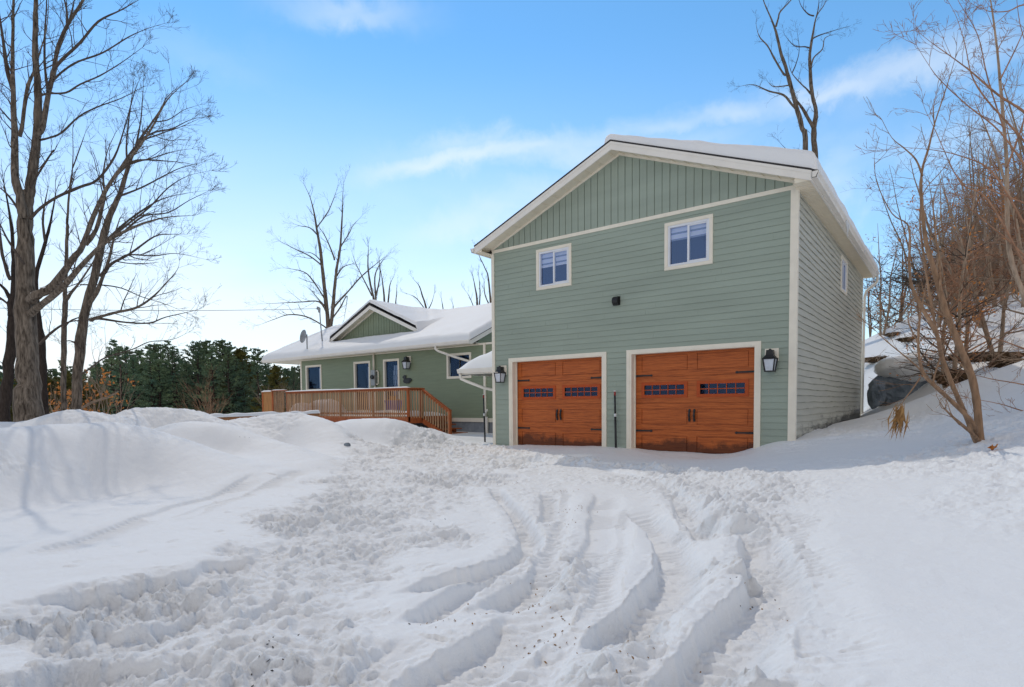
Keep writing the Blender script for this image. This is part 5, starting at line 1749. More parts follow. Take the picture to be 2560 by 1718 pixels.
# the tan sapling in front, right
F = [
    ([(2470, 1170, 26), (2466, 1150, 20), (2451, 1097, 17), (2441, 1000, 17), (2426, 932, 16), (2397, 861, 15), (2367, 785, 14), (2350, 726, 13), (2325, 642, 12), (2313, 593, 11), (2303, 494, 9), (2305, 427, 8), (2321, 372, 7), (2337, 308, 5), (2368, 213, 4), (2388, 146, 2)], .4),
    ([(2462, 1140, 13), (2441, 1105, 13), (2414, 1038, 12), (2384, 970, 11), (2355, 895, 10), (2342, 836, 10), (2304, 768, 9), (2279, 714, 8), (2273, 655, 7), (2275, 600, 6), (2268, 560, 5), (2230, 534, 4), (2194, 462, 3), (2186, 411, 1.5)], -.5),
    ([(2440, 1090, 10), (2430, 1055, 10), (2371, 996, 10), (2334, 962, 9), (2308, 932, 9), (2296, 874, 7), (2300, 789, 6), (2310, 740, 4), (2318, 690, 3)], -.8),
    ([(2310, 940, 5), (2291, 915, 4), (2216, 853, 3), (2190, 828, 2)], -.4),
    ([(2340, 965, 5), (2334, 949, 4), (2350, 895, 4), (2362, 850, 2)], -.2),
    ([(2450, 1105, 9), (2426, 1080, 8), (2390, 1050, 8), (2363, 1024, 8)], -.5),
    ([(2344, 840, 6), (2325, 747, 6), (2313, 663, 5), (2304, 600, 5), (2300, 540, 4), (2310, 480, 3), (2360, 420, 2.5), (2420, 340, 2)], .5),
    ([(2337, 316, 3), (2333, 277, 3), (2341, 233, 2)], .2),
    ([(2306, 440, 5), (2290, 400, 4), (2262, 372, 3), (2230, 345, 2), (2205, 300, 1)], -.3),
    ([(2352, 730, 5), (2348, 650, 5), (2338, 580, 4), (2334, 500, 3), (2352, 450, 2)], .4),
    ([(2296, 860, 4), (2270, 800, 3), (2285, 760, 2)], .3),
    ([(2372, 800, 4), (2330, 770, 3), (2280, 750, 2), (2240, 760, 1)], -.3),
    ([(2420, 930, 4), (2395, 905, 3), (2360, 880, 2), (2320, 858, 1)], .5),
    ([(2300, 945, 3.5), (2282, 972, 3), (2262, 998, 2.5), (2248, 1022, 2)], -.3),
]
build_tree('young_tree', 'nearest tan barked young tree with several stems in the snow on the right', F, 7.7, 41, bark='bark_tan', twig='bark_tan', dens=1.7, tl=.42, lev=1, sides=10, nchild=2, minr=.008, rough=.03, spread=.6)
rng = random.Random(77)
mb = MB()
hd = at(2250, 1020, 7.2)
for i in range(60):
    a = hd+np.array([rng.gauss(0, .035), rng.gauss(0, .035), rng.uniform(-.05, .08)])
    L = rng.uniform(.16, .42); s = rng.uniform(-.22, -.02)
    m = a+np.array([s*L*.5+rng.gauss(0, .02), rng.gauss(0, .03), -L*.5]); b = a+np.array([s*L+rng.gauss(0, .04), rng.gauss(0, .04), -L])
    w = rng.uniform(.006, .014); v = np.array([rng.gauss(0, 1), rng.gauss(0, 1), 0]); v = v/np.linalg.norm(v)*w
    mb.face([a, m+v, b, m-v])
    mb.face([a, m+v*.4+np.array([0, 0, .01]), b, m-v*.4-np.array([0, 0, .01])])
o = obj('leaf_cluster', mb, M['leaf_brown'])
tag(o, 'withered brown leaf cluster hanging from the lowest twig of the tan young tree', 'dry leaves')

# a larger tree just outside the right of the frame reaching in
H = [([(2650, 1010, 20), (2600, 850, 16), (2560, 740, 15), (2522, 620, 14), (2516, 400, 12), (2500, 200, 10), (2485, 60, 8), (2470, -40, 6)], .5),
     ([(2620, 340, 9), (2560, 280, 8), (2495, 237, 7), (2416, 170, 5), (2329, 107, 2.5), (2290, 75, 1)], -.6),
     ([(2600, 400, 8), (2540, 330, 6), (2467, 250, 5), (2430, 190, 4), (2412, 110, 3), (2390, 40, 2), (2362, -10, 1.5)], .5),
     ([(2580, 440, 7), (2500, 330, 5), (2420, 265, 4), (2350, 200, 3), (2320, 160, 2), (2290, 112, 1)], -.3),
     ([(2560, 560, 7), (2480, 430, 5), (2400, 390, 4), (2330, 375, 3), (2250, 368, 1.5)], .4),
     ([(2560, 660, 7), (2470, 500, 5), (2400, 455, 4), (2340, 330, 3), (2320, 290, 1.5)], -.5),
     ([(2516, 420, 6), (2560, 300, 6), (2580, 180, 4), (2550, 60, 3), (2540, -20, 2)], .6),
     ([(2512, 330, 5), (2470, 200, 4), (2445, 90, 3), (2400, 10, 2), (2380, -30, 1)], -.5),
     ([(2500, 200, 5), (2540, 120, 4), (2575, 40, 3)], .4),
     ([(2620, 20, 6), (2560, 12, 5), (2520, 28, 4), (2470, 28, 3), (2455, 14, 2)], -.3),
     ([(2600, 520, 6), (2540, 500, 5), (2460, 470, 4), (2380, 460, 3), (2260, 470, 1)], .3),
     ([(2640, 900, 6), (2560, 872, 6), (2500, 850, 4), (2456, 842, 2.5)], -.3),
     ([(2660, 990, 5), (2560, 962, 4.5), (2480, 948, 3.5), (2410, 930, 2)], -.2),
     ([(2660, 1050, 5), (2560, 1028, 4.5), (2500, 1010, 3.5), (2420, 995, 2)], -.2),
     ([(2640, 1120, 5), (2560, 1148, 4.5), (2510, 1115, 3), (2455, 1070, 1.5)], .3),
     ([(2650, 780, 6), (2560, 640, 6), (2470, 560, 5), (2400, 500, 3)], .4)]
build_tree('leaning_tree', 'russet twigged tree at the right edge reaching its branches in over the slope', H, 9.0, 43, bark='bark_sap', twig='twig_red', dens=2.2, tl=.6, lev=2, sides=8, nchild=3, minr=.02, rough=.04, spread=.7, thick=.75)

# ------------------------------------------------------------------ sapling thicket on the slope
def sapling_proto(seed, h, bark, twig, leaves=False):
    rng = random.Random(seed)
    tr = MB(); cr = MB(); lf = MB()
    ns = rng.choice((1, 1, 2, 3))
    for s in range(ns):
        d = Vector((rng.gauss(0, .16), rng.gauss(0, .16), 1)).normalized()
        p = Vector((rng.gauss(0, .08), rng.gauss(0, .08), -.3)); pts = [tuple(p)]; L = h*rng.uniform(.75, 1.05)
        n = 9; dirs = []
        for i in range(n):
            d = (d+Vector((rng.gauss(0, .07), rng.gauss(0, .07), .05))).normalized(); p = p+d*L/n
            pts.append(tuple(p)); dirs.append(d.copy())
        r0 = .012*h**.9*rng.uniform(.7, 1.1)
        rad = [max(.004, r0*(1-.88*i/n)) for i in range(n+1)]
        tr.tube(pts, rad, 7)
        for k in range(int(5.0*h/ns)+5):
            f = rng.uniform(.10, 1); i = min(n-1, int(f*n))
            a = Vector(pts[i]).lerp(Vector(pts[i+1]), f*n-i)
            an = rng.uniform(0, 2*PI)
            nd = Vector((math.cos(an), math.sin(an), rng.uniform(.0, .9))).normalized()
            ln = h*rng.uniform(.10, .27)*(1.15-f*.6)
            twigs(cr, tuple(a), nd, ln, max(.0045, rad[i]*.45), 2, rng, .16, 4, .7, 3)
            if leaves and rng.random() < .75:
                for q in range(12):
                    c = a+nd*ln*rng.uniform(.3, 1)+Vector((rng.gauss(0, .14), rng.gauss(0, .14), rng.gauss(0, .12)))
                    u = Vector((rng.gauss(0, 1), rng.gauss(0, 1), rng.gauss(0, 1))).normalized()*rng.uniform(.03, .06); v = u.orthogonal().normalized()*.025
                    lf.face([c-u, c+v, c+u, c-v])
    o = thing('bare_sapling', (0, 0, 0), 'bare brown sapling standing in the thicket on the right slope', 'sapling', 'bare saplings on the right slope')
    obj('trunk', tr, M[bark], o); obj('crown', cr, M[twig], o)
    if leaves:
        obj('dead_leaves', lf, M['leaf'], o)
        o['label'] = 'sapling with a few orange dead leaves in the thicket on the right slope'
        o['group'] = 'orange leaved saplings on the right slope'
    return o


protos = [sapling_proto(100, 6.0, 'bark_sap', 'twig_red'), sapling_proto(101, 5.0, 'bark_sap', 'twig_red'), sapling_proto(102, 7.5, 'bark_sap', 'bark_sap'), sapling_proto(103, 4.2, 'bark_sap', 'twig_red'), sapling_proto(106, 6.5, 'bark_sap', 'bark_sap'),
          sapling_proto(104, 4.5, 'bark_sap', 'twig_red', True), sapling_proto(105, 5.5, 'bark_sap', 'twig', True)]
rng = random.Random(2024)
used = set()
spots = []
for _ in range(4000):
    if len(spots) >= 120:
        break
    px = rng.uniform(2165, 2660); d = rng.uniform(13, 36)
    if px < 2330 and d < 22.5: continue
    if px < 2240 and d < 25: continue
    p = at(px, 900, d)
    if p[0] < 8.9 or math.hypot(p[0]-CAM[0], p[1]-CAM[1]) < 9: continue
    if d < 19.5 and rng.random() < .86: continue
    if any(math.hypot(p[0]-q[0], p[1]-q[1]) < .55 for q in spots): continue
    spots.append((p[0], p[1], px, d))
for px, d in ((2178, 27), (2196, 30), (2212, 26), (2232, 31), (2248, 27), (2262, 33), (2276, 28), (2295, 25), (2312, 29), (2326, 26), (2305, 34), (2340, 24), (2222, 34), (2350, 31)):
    p = at(px, 900, d)
    spots.append((p[0], p[1], px, d))
for i, (x, y, px, d) in enumerate(spots):
    k = rng.choice((0, 0, 1, 1, 2, 3, 4, 4, 5, 6))
    sc = rng.uniform(.65, 1.15)*(1.0 if px > 2330 else .85)*(1.4 if px > 2430 else 1)
    z = gz(x, y)
    if k not in used:
        used.add(k); o = protos[k]
        o.location = (x, y, z); o.scale = (sc,)*3; o.rotation_euler = (rng.gauss(0, .05), rng.gauss(0, .07)-.03, rng.uniform(0, 6.28))
    else:
        o = dup(protos[k], (x, y, z), None, sc)
        o.rotation_euler = (rng.gauss(0, .08), rng.gauss(0, .10)-.03, rng.uniform(0, 6.28))
for k, p in enumerate(protos):
    if k not in used:
        for c in list(p.children): bpy.data.objects.remove(c)
        bpy.data.objects.remove(p)

# ------------------------------------------------------------------ brush, soil, boulder on the slope
def stick_heap(name, c, R0, n, label, mats, seed, flat=.5, L=(.6, 1.6), r=(.006, .02)):
    rng = random.Random(seed); mb = MB()
    for i in range(n):
        p = Vector((rng.gauss(0, .45)*R0, rng.gauss(0, .45)*R0, abs(rng.gauss(0, .42))*R0*flat))+Vector(c)
        d = Vector((rng.gauss(0, 1), rng.gauss(0, 1), rng.gauss(0, .45))).normalized()
        l = rng.uniform(*L); q = p-d*l/2; pts = [tuple(q)]
        for k in range(4):
            d = (d+Vector((rng.gauss(0, .15), rng.gauss(0, .15), rng.gauss(0, .15)))).normalized(); q = q+d*l/4; pts.append(tuple(q))
        r0 = rng.uniform(*r)
        mb.tube(pts, [r0, r0*.9, r0*.75, r0*.55, r0*.3], 4, cap=False)
    o = obj(name, mb, mats)
    return tag(o, label, 'brush')


c = at(2292, 715, 21)
stick_heap('brush_pile', tuple(c), 1.15, 130, 'dark tangled brush pile on the crest of the slope behind the young tree', M['twig'], 5, .75, (.7, 2.0), (.006, .016))
stick_heap('brush_pile', tuple(at(2330, 880, 17)-np.array([0, 0, .5])), .8, 70, 'sparse thin fallen sticks on the snow beside the boulder', M['twig'], 6, .8, (.5, 1.5), (.004, .010))


def lump(name, c, dims, label, cat, m, seed, rot=0.0, amp=.35, n=40, facet=False, tilt=0.0):
    """irregular solid: displaced ball with flat breaks"""
    rng = np.random.RandomState(seed)
    th = np.linspace(0, 2*PI, n, endpoint=False); ph = np.linspace(0, PI, n//2)
    T, P = np.meshgrid(th, ph)
    D = np.stack([np.sin(P)*np.cos(T), np.sin(P)*np.sin(T), np.cos(P)], -1)
    r = np.ones(T.shape)
    planes = rng.normal(size=(16, 3)); planes /= np.linalg.norm(planes, axis=1)[:, None]
    if facet:
        for p in planes:
            dt = D@p
            r = np.minimum(r, np.where(dt > .05, .80/np.maximum(dt, .05), 9))
    r = r*(1+amp*.5*fbm(D[..., 0]*2+seed, D[..., 1]*2+D[..., 2]*3, 4, seed)+amp*.25*fbm(D[..., 0]*7+seed, D[..., 1]*7+D[..., 2]*6, 3, seed+3))
    V = D*r[..., None]*np.array(dims)/2
    cr, sr = math.cos(rot), math.sin(rot)
    ct, st_ = math.cos(tilt), math.sin(tilt)
    V = np.stack([V[..., 0], V[..., 1]*ct-V[..., 2]*st_, V[..., 1]*st_+V[..., 2]*ct], -1)
    V = np.stack([V[..., 0]*cr-V[..., 1]*sr, V[..., 0]*sr+V[..., 1]*cr, V[..., 2]], -1)+np.array(c)
    mb = MB()
    mb.v = [tuple(v) for v in V.reshape(-1, 3)]
    for j in range(n//2-1):
        for i in range(n):
            a = j*n+i; b = j*n+(i+1) % n
            mb.f.append((a, a+n, b+n, b)); mb.m.append(0); mb.sm.append(not facet)
    o = obj(name, mb, m)
    return tag(o, label, cat) if label else o


bp = at(2248, 955, 18.2)
bo = thing('boulder', tuple(bp), 'big blue grey boulder with snow on top in the slope behind the garage', 'boulder')
def child(o, name, parent):
    o.name = name
    o.parent = parent
    o.matrix_parent_inverse = Matrix.Translation(-Vector(parent.location))
    return o
child(lump('stone', bp+np.array([.1, .45, -.25]), (2.0, 1.6, 1.55), None, None, M['rock'], 3, .6, .35, 48, True, .35), 'stone', bo)
child(lump('stone', at(2192, 985, 17.8), (.55, .8, 1.0), None, None, M['rock'], 8, .2, .35, 30, True), 'stone', bo)
child(lump('snow_cap', bp+np.array([.35, .45, .42]), (2.3, 2.0, 1.0), None, None, M['roof_snow'], 5, .6, .5, 40), 'snow_cap', bo)
for i, (px, py, d, dims, rot, label) in enumerate([
        (2480, 893, 15.2, (2.2, .35, .24), .45, 'long dark overhang of exposed soil and roots on the right slope'),
        (2385, 945, 14.6, (1.0, .4, .40), .7, 'dark soil hollow under roots right of the tan young tree stems'),
        (2200, 862, 24, (1.5, .4, .24), -.2, 'brown strip of bare soil on the snowy slope by the garage rear corner'),
        (2282, 832, 23, (1.0, .35, .2), .1, 'small brown patch of bare soil high on the slope behind the boulder'),
        (2235, 838, 25, (.8, .4, .2), .2, 'narrow brown soil strip between two patches on the slope above the boulder'),
        (2530, 935, 13.5, (.9, .4, .20), .3, 'small dark soil pocket at the far right of the slope')]):
    c = at(px, py, d); z = gz(c[0], c[1])
    c[2] = z+.02 if i > 1 else c[2]
    o = thing('soil_bank', tuple(c), label, 'soil bank')
    child(lump('soil', c, dims, None, None, M['soil'], 20+i, rot, .8, 36), 'soil', o)
    rg = random.Random(i); mb = MB()
    for k in range(int(26*dims[0])):
        u = rg.uniform(-.5, .5)*dims[0]
        p = Vector(c)+Vector((u*math.cos(rot)+rg.gauss(0, .08), u*math.sin(rot)-rg.uniform(0, .25), dims[2]*rg.uniform(.1, .55)))
        d2 = Vector((rg.gauss(.3, .8), rg.gauss(-.4, .3), rg.gauss(-.15, .3))).normalized()
        twigs(mb, tuple(p), d2, rg.uniform(.25, .7), rg.uniform(.006, .016), 1, rg, -.12, 4, .6, 1)
    obj('roots', mb, M['bark_sap'], o)

# ------------------------------------------------------------------ conifers beyond the yard
def pine_proto(name, seed, h, m, label, group, dens=1.0, droop=.05):
    rng = random.Random(seed)
    tr = MB(); cr = MB()
    tr.tube([(0, 0, -.6), (rng.gauss(0, .05), 0, h*.35), (rng.gauss(0, .12), rng.gauss(0, .1), h*.7), (rng.gauss(0, .15), 0, h)], [.018*h, .014*h, .008*h, .02], 7)
    z = h*.10
    while z < h*.985:
        f = z/h
        R0 = h*(.34*(1-f)**.8+.022)*rng.uniform(.7, 1.15)
        nb = rng.choice((3, 4, 5, 5))
        a0 = rng.uniform(0, 6.28)
        for k in range(nb):
            if rng.random() < .18: continue
            a = a0+2*PI*k/nb+rng.gauss(0, .2); L = R0*rng.uniform(.55, 1.15)
            el = (.55*f-droop*3)+rng.gauss(0, .12)
            d = Vector((math.cos(a)*math.cos(el), math.sin(a)*math.cos(el), math.sin(el)))
            p0 = Vector((0, 0, z)); p1 = p0+d*L*.6; p2 = p0+d*L+Vector((0, 0, .12*L))
            tr.tube([tuple(p0), tuple(p1), tuple(p2)], [.010*h*(1-f)+.012, .010, .006], 3, cap=False)
            n = int(dens*(11+L*12))
            for q in range(n):
                t = rng.uniform(.22, 1.05)**.8
                c = p0.lerp(p2, t)+Vector((rng.gauss(0, .10), rng.gauss(0, .10), rng.gauss(.03, .07)))*(.5+.35*L)
                u = (d*rng.uniform(.2, 1)+Vector((rng.gauss(0, .6), rng.gauss(0, .6), rng.gauss(.35, .4)))).normalized()
                s = rng.uniform(.09, .21)
                w = u.cross(Vector((rng.gauss(0, 1), rng.gauss(0, 1), rng.gauss(0, 1)))).normalized()*s*.32
                cr.face([c-u*s*.5, c+w, c+u*s, c-w])
                w2 = u.cross(w).normalized()*s*.30
                cr.face([c-u*s*.5, c+w2, c+u*s*.9, c-w2])
        z += h*rng.uniform(.032, .055)*(1.2-.5*f)
    o = thing(name, (0, 0, 0), label, 'conifer', group)
    obj('trunk', tr, M['bark_dark'], o); obj('crown', cr, m, o)
    return o


pg = 'dark pines beyond the yard'
pines = [pine_proto('pine_tree', 200+i, h, M['needle'], 'dark green pine in the row beyond the yard, left of the deck', pg, 1.1) for i, h in enumerate((10.5, 9.0, 11.5, 8.0))]
ced = pine_proto('cedar_tree', 300, 6.0, M['needle_gold'], 'yellowish low cedar behind the bare trunks at the left', 'yellowish cedars behind the bare trunks', 1.8, .0)
rng = random.Random(77)
row = []
tops = [(-80, 905), (-30, 915), (10, 930), (60, 940), (110, 905), (150, 915), (215, 930), (262, 880), (300, 842), (335, 870), (370, 848), (398, 850), (430, 858), (468, 868), (498, 846), (540, 840), (566, 850), (590, 851), (622, 872), (655, 885), (690, 905), (725, 900), (760, 905)]
first = {}
for i, (px, ty) in enumerate(tops):
    for layer in range(3):
        d = (rng.uniform(44, 50), rng.uniform(52, 58), rng.uniform(60, 68))[layer]
        qx = px+rng.uniform(-12, 12)+(0, 18, -14)[layer]
        p = at(qx, 1020, d)
        z = gz(p[0], p[1])
        hh = (at(qx, ty+rng.uniform(-8, 22)+(24, 0, 10)[layer], d)[2]-z)
        k = rng.randrange(4)
        h0 = (10.5, 9.0, 11.5, 8.0)[k]
        if k not in first:
            first[k] = 1; o = pines[k]
        else:
            o = dup(pines[k])
        o.location = (p[0], p[1], z); o.scale = (hh/h0*rng.uniform(.95, 1.2),)*2+(hh/h0,); o.rotation_euler = (0, 0, rng.uniform(0, 6.28))
ok = False
for i, (px, ty, d) in enumerate([(20, 960, 30), (60, 940, 36), (112, 935, 32), (135, 950, 30), (165, 930, 36), (205, 955, 33), (240, 960, 34), (-20, 940, 30), (90, 965, 28), (596, 875, 50), (690, 915, 44)]):
    p = at(px, 1020, d); z = gz(p[0], p[1]); hh = at(px, ty, d)[2]-z
    o = ced if not ok else dup(ced)
    ok = True
    o.location = (p[0], p[1], z); o.scale = (hh/6.0*1.25, hh/6.0*1.25, hh/6.0); o.rotation_euler = (0, 0, rng.uniform(0, 6))

# orange-leaved beeches and bare shrubs in front of the pines
def shrub(name, px, py, d, h, n, label, cat, seed, stem='bark_sap', leaf=None, nl=0, lean=.5, group=None):
    rng = random.Random(seed)
    p = at(px, py, d); z = gz(p[0], p[1])
    st = MB(); lf = MB()
    for i in range(n):
        a = rng.uniform(0, 6.28); dd = Vector((math.cos(a)*lean*rng.random(), math.sin(a)*lean*rng.random(), 1)).normalized()
        twigs(st, (p[0]+rng.gauss(0, .15), p[1]+rng.gauss(0, .15), z-.1), dd, h*rng.uniform(.5, 1), .006*h+.008, 2, rng, .12, 4, .55, 4, .16)
    for i in range(nl):
        c = Vector((p[0], p[1], z))+Vector((rng.gauss(0, .30)*h*.55, rng.gauss(0, .30)*h*.55, h*rng.uniform(.12, .95)))
        for k in range(7):
            q = c+Vector((rng.gauss(0, .12), rng.gauss(0, .12), rng.gauss(0, .10)))
            u = Vector((rng.gauss(0, 1), rng.gauss(0, 1), rng.gauss(0, 1))).normalized()*rng.uniform(.05, .10); v = u.orthogonal().normalized()*.04
            lf.face([q-u, q+v, q+u, q-v])
    o = thing(name, (p[0], p[1], z), label, cat, group)
    obj('stems', st, M[stem], o)
    if nl:
        obj('leaves', lf, M[leaf], o)
    return o


shrub('beech_shrub', 236, 1000, 24, 2.9, 7, 'young beech with orange leaves right of the leaning tree', 'shrub', 1, leaf='leaf', nl=15)
shrub('beech_shrub', 285, 1000, 26, 3.0, 6, 'young beech with thinning orange leaves in front of the pines', 'shrub', 2, leaf='leaf', nl=15)
shrub('beech_shrub', 174, 1010, 24, 2.3, 5, 'small orange leaved beech between the slim trunk and the leaning tree', 'shrub', 3, leaf='leaf', nl=18)
shrub('beech_shrub', 128, 1020, 22, 2.2, 5, 'low yellow orange beech between the reddish trunk and the slim trunk', 'shrub', 4, leaf='leaf', nl=18)
shrub('beech_shrub', 216, 1040, 19, .9, 4, 'low tuft of orange leaves at the foot of the leaning tree', 'shrub', 6, leaf='leaf', nl=36)
shrub('bare_shrub', 520, 1020, 28, 2.6, 13, 'tan bare shrub with fanned stems in front of the pines left of the deck', 'shrub', 7, stem='bark_tan', lean=.9)
shrub('bare_shrub', 462, 1020, 31, 1.6, 8, 'small tan bare shrub left of the fanned shrub', 'shrub', 8, stem='bark_tan', lean=.9)
shrub('bare_shrub', 700, 990, 38, 3.4, 16, 'grey brown bare thicket under the left roof overhang of the ranch', 'shrub', 9, stem='bark_sap', lean=.9)
shrub('bare_shrub', 737, 985, 40, 3.2, 16, 'grey bare bush beside the left corner of the ranch wall', 'shrub', 10, stem='bark', lean=.9)
shrub('bare_shrub', 350, 1025, 34, 1.4, 8, 'dark low bare bush in front of the pines behind the middle bank', 'shrub', 12, stem='bark_dark', lean=1.0)

# far wooded shore and wood behind the thicket: one soft mass each
def far_wood(name, P0, P1, hmin, hmax, n, seed, m):
    rng = random.Random(seed); mb = MB()
    for i in range(n):
        t = rng.random(); x = P0[0]+(P1[0]-P0[0])*t+rng.gauss(0, 4); y = P0[1]+(P1[1]-P0[1])*t+rng.gauss(0, 4)
        z = gz(x, y); h = rng.uniform(hmin, hmax)
        for k in range(26):
            f = rng.random(); r = h*.22*(1-f)+.15
            c = Vector((x+rng.gauss(0, .5)*r, y+rng.gauss(0, .5)*r, z+h*(.05+.95*f)))
            u = Vector((rng.gauss(0, 1), rng.gauss(0, 1), rng.gauss(0, .6)+.4)).normalized()*rng.uniform(.4, .9); v = u.orthogonal().normalized()*.4
            mb.face([c-u, c+v, c+u, c-v])
    o = obj(name, mb, m); o['kind'] = 'stuff'
    o['label'] = 'distant dark wood beyond the yard'; o['category'] = 'wood'
    return o


far_wood('far_wood', at(-300, 1020, 95), at(1000, 1020, 110), 6, 11, 330, 9, M['needle'])

# ------------------------------------------------------------------ small things on the snow
o = lump('stone', at(868, 1113, 13.8), (.17, .14, .12), 'small speckled grey stone at the foot of the third snow bank', 'stone', M['rock'], 31, .3, .3, 20)
def debris(name, label, pts, seed, n, m, s=(.008, .022), spread=.18, kind=True):
    rng = random.Random(seed); mb = MB()
    for (px, py, k) in pts:
        c = on(px, py, 2, -.07)
        K = int(n*k)
        xx = np.array([c[0]+rng.gauss(0, spread) for _ in range(K)]); yy = np.array([c[1]+rng.gauss(0, spread) for _ in range(K)])
        zz = full_ground(xx, yy)
        for x, y, z in zip(xx, yy, zz):
            z = z+.004
            u = Vector((rng.gauss(0, 1), rng.gauss(0, 1), rng.gauss(0, .4))).normalized()*rng.uniform(*s); v = Vector((-u.y, u.x, rng.gauss(0, .004)))*.4
            p = Vector((x, y, z)); w = Vector((0, 0, .004))
            mb.face([p-u, p+v, p+u+w, p-v]); mb.face([p-u-w, p+v-w, p+u, p-v+w])
    o = obj(name, mb, m)
    if kind:
        o['kind'] = 'stuff'; o['label'] = label; o['category'] = 'debris'
    else:
        tag(o, label, 'leaf')
    return o


debris('leaf_litter', 'scattered orange brown leaf crumbs in the wheel ruts', [(1285, 1205, 1), (1420, 1225, .8), (1432, 1270, 1), (1335, 1460, .8), (1345, 1498, 1.3), (1350, 1570, 1), (1402, 1420, .5), (1110, 1525, .8), (1345, 1590, .8), (1590, 1640, .6), (1640, 1600, .4), (1150, 1520, .4), (1400, 1300, .5), (1900, 1490, .5)], 3, 18, M['leaf_brown'], (.003, .011), .12)
debris('bark_litter', 'dark bark crumbs trodden into the snow', [(690, 1570, 1), (650, 1635, 1.2), (1040, 1147, 1), (990, 1222, .5), (1095, 1293, .5), (602, 1168, .8), (1900, 1480, .6), (1840, 1500, .4), (1096, 1512, .4), (1060, 1535, .4)], 4, 6, M['bark_dark'], (.005, .015), .08)
rng = random.Random(1)
c = at(2478, 1213, 6.9); z = gz(c[0], c[1])
mb = MB()
for i in range(7):
    p = Vector((c[0]+rng.gauss(0, .03), c[1]+rng.gauss(0, .03), z+.02+rng.random()*.05)); u = Vector((rng.gauss(0, 1), rng.gauss(0, 1), rng.gauss(0, .5))).normalized()*.05; v = u.orthogonal().normalized()*.028
    mb.face([p-u, p-u*.2+v, p+u, p-u*.2-v])
tag(obj('dead_leaf', mb, M['leaf']), 'curled orange dead leaf on the snow below the tan young tree', 'leaf')

# ------------------------------------------------------------------ daylight
SUN_EL, SUN_AZ = R(46.0), R(-58.5)                      # azimuth from +Y toward +X
sd = Vector((math.sin(SUN_AZ)*math.cos(SUN_EL), math.cos(SUN_AZ)*math.cos(SUN_EL), math.sin(SUN_EL)))
ld = bpy.data.lights.new('sun', 'SUN')
ld.energy = 3.1
ld.angle = R(0.5)
ld.color = (1.0, 0.92, 0.80)
lo = bpy.data.objects.new('sun', ld)
COL.objects.link(lo)
lo.rotation_euler = (-sd).to_track_quat('-Z', 'Y').to_euler()
lo.location = (0, 0, 40)

wd = bpy.data.worlds.new('World')
SC.world = wd
wd.use_nodes = True
nt = wd.node_tree
nt.nodes.clear()
L = nt.links.new
out = N(nt, 'ShaderNodeOutputWorld')
bg = N(nt, 'ShaderNodeBackground'); bg.inputs['Strength'].default_value = 0.15
sky = N(nt, 'ShaderNodeTexSky')
sky.sky_type = 'NISHITA'
sky.sun_disc = False
sky.sun_elevation = SUN_EL
sky.sun_rotation = SUN_AZ
sky.altitude = 200
sky.air_density = 1.0
sky.dust_density = 0.0
sky.ozone_density = 3.0
tc = N(nt, 'ShaderNodeTexCoord')
nrm = N(nt, 'ShaderNodeVectorMath', operation='NORMALIZE')
L(tc.outputs['Generated'], nrm.inputs[0])


def math_n(op, a, b=None, c=None):
    n = N(nt, 'ShaderNodeMath', operation=op)
    for i, v in enumerate((a, b, c)):
        if v is None: continue
        if isinstance(v, (int, float)): n.inputs[i].default_value = v
        else: L(v, n.inputs[i])
    return n.outputs[0]


def dot(v):
    n = N(nt, 'ShaderNodeVectorMath', operation='DOT_PRODUCT'); L(nrm.outputs[0], n.inputs[0]); n.inputs[1].default_value = tuple(v)
    return n.outputs['Value']


def rng_map(v, a, b, c=0.0, d=1.0, smooth=True):
    n = N(nt, 'ShaderNodeMapRange'); n.interpolation_type = 'SMOOTHSTEP' if smooth else 'LINEAR'
    n.inputs['From Min'].default_value = a; n.inputs['From Max'].default_value = b; n.inputs['To Min'].default_value = c; n.inputs['To Max'].default_value = d
    L(v, n.inputs['Value'])
    return n.outputs[0]


def noise(scale, stretch=(1, 1, 1), det=6, rough=.6, dist=.0, rot=(0, 0, 0)):
    mp = N(nt, 'ShaderNodeMapping'); mp.inputs['Scale'].default_value = stretch; mp.inputs['Rotation'].default_value = rot
    L(nrm.outputs[0], mp.inputs['Vector'])
    n = N(nt, 'ShaderNodeTexNoise', Scale=scale, Detail=det, Roughness=rough, Distortion=dist)
    L(mp.outputs[0], n.inputs['Vector'])
    return n.outputs['Fac']


def unit(px, py):
    v = ray(px, py); return v/np.linalg.norm(v)


nA = noise(5.0, (1, 1, 1), 6, .62, .6)
nB = noise(16.0, (1, 1, 1), 5, .65, .3)
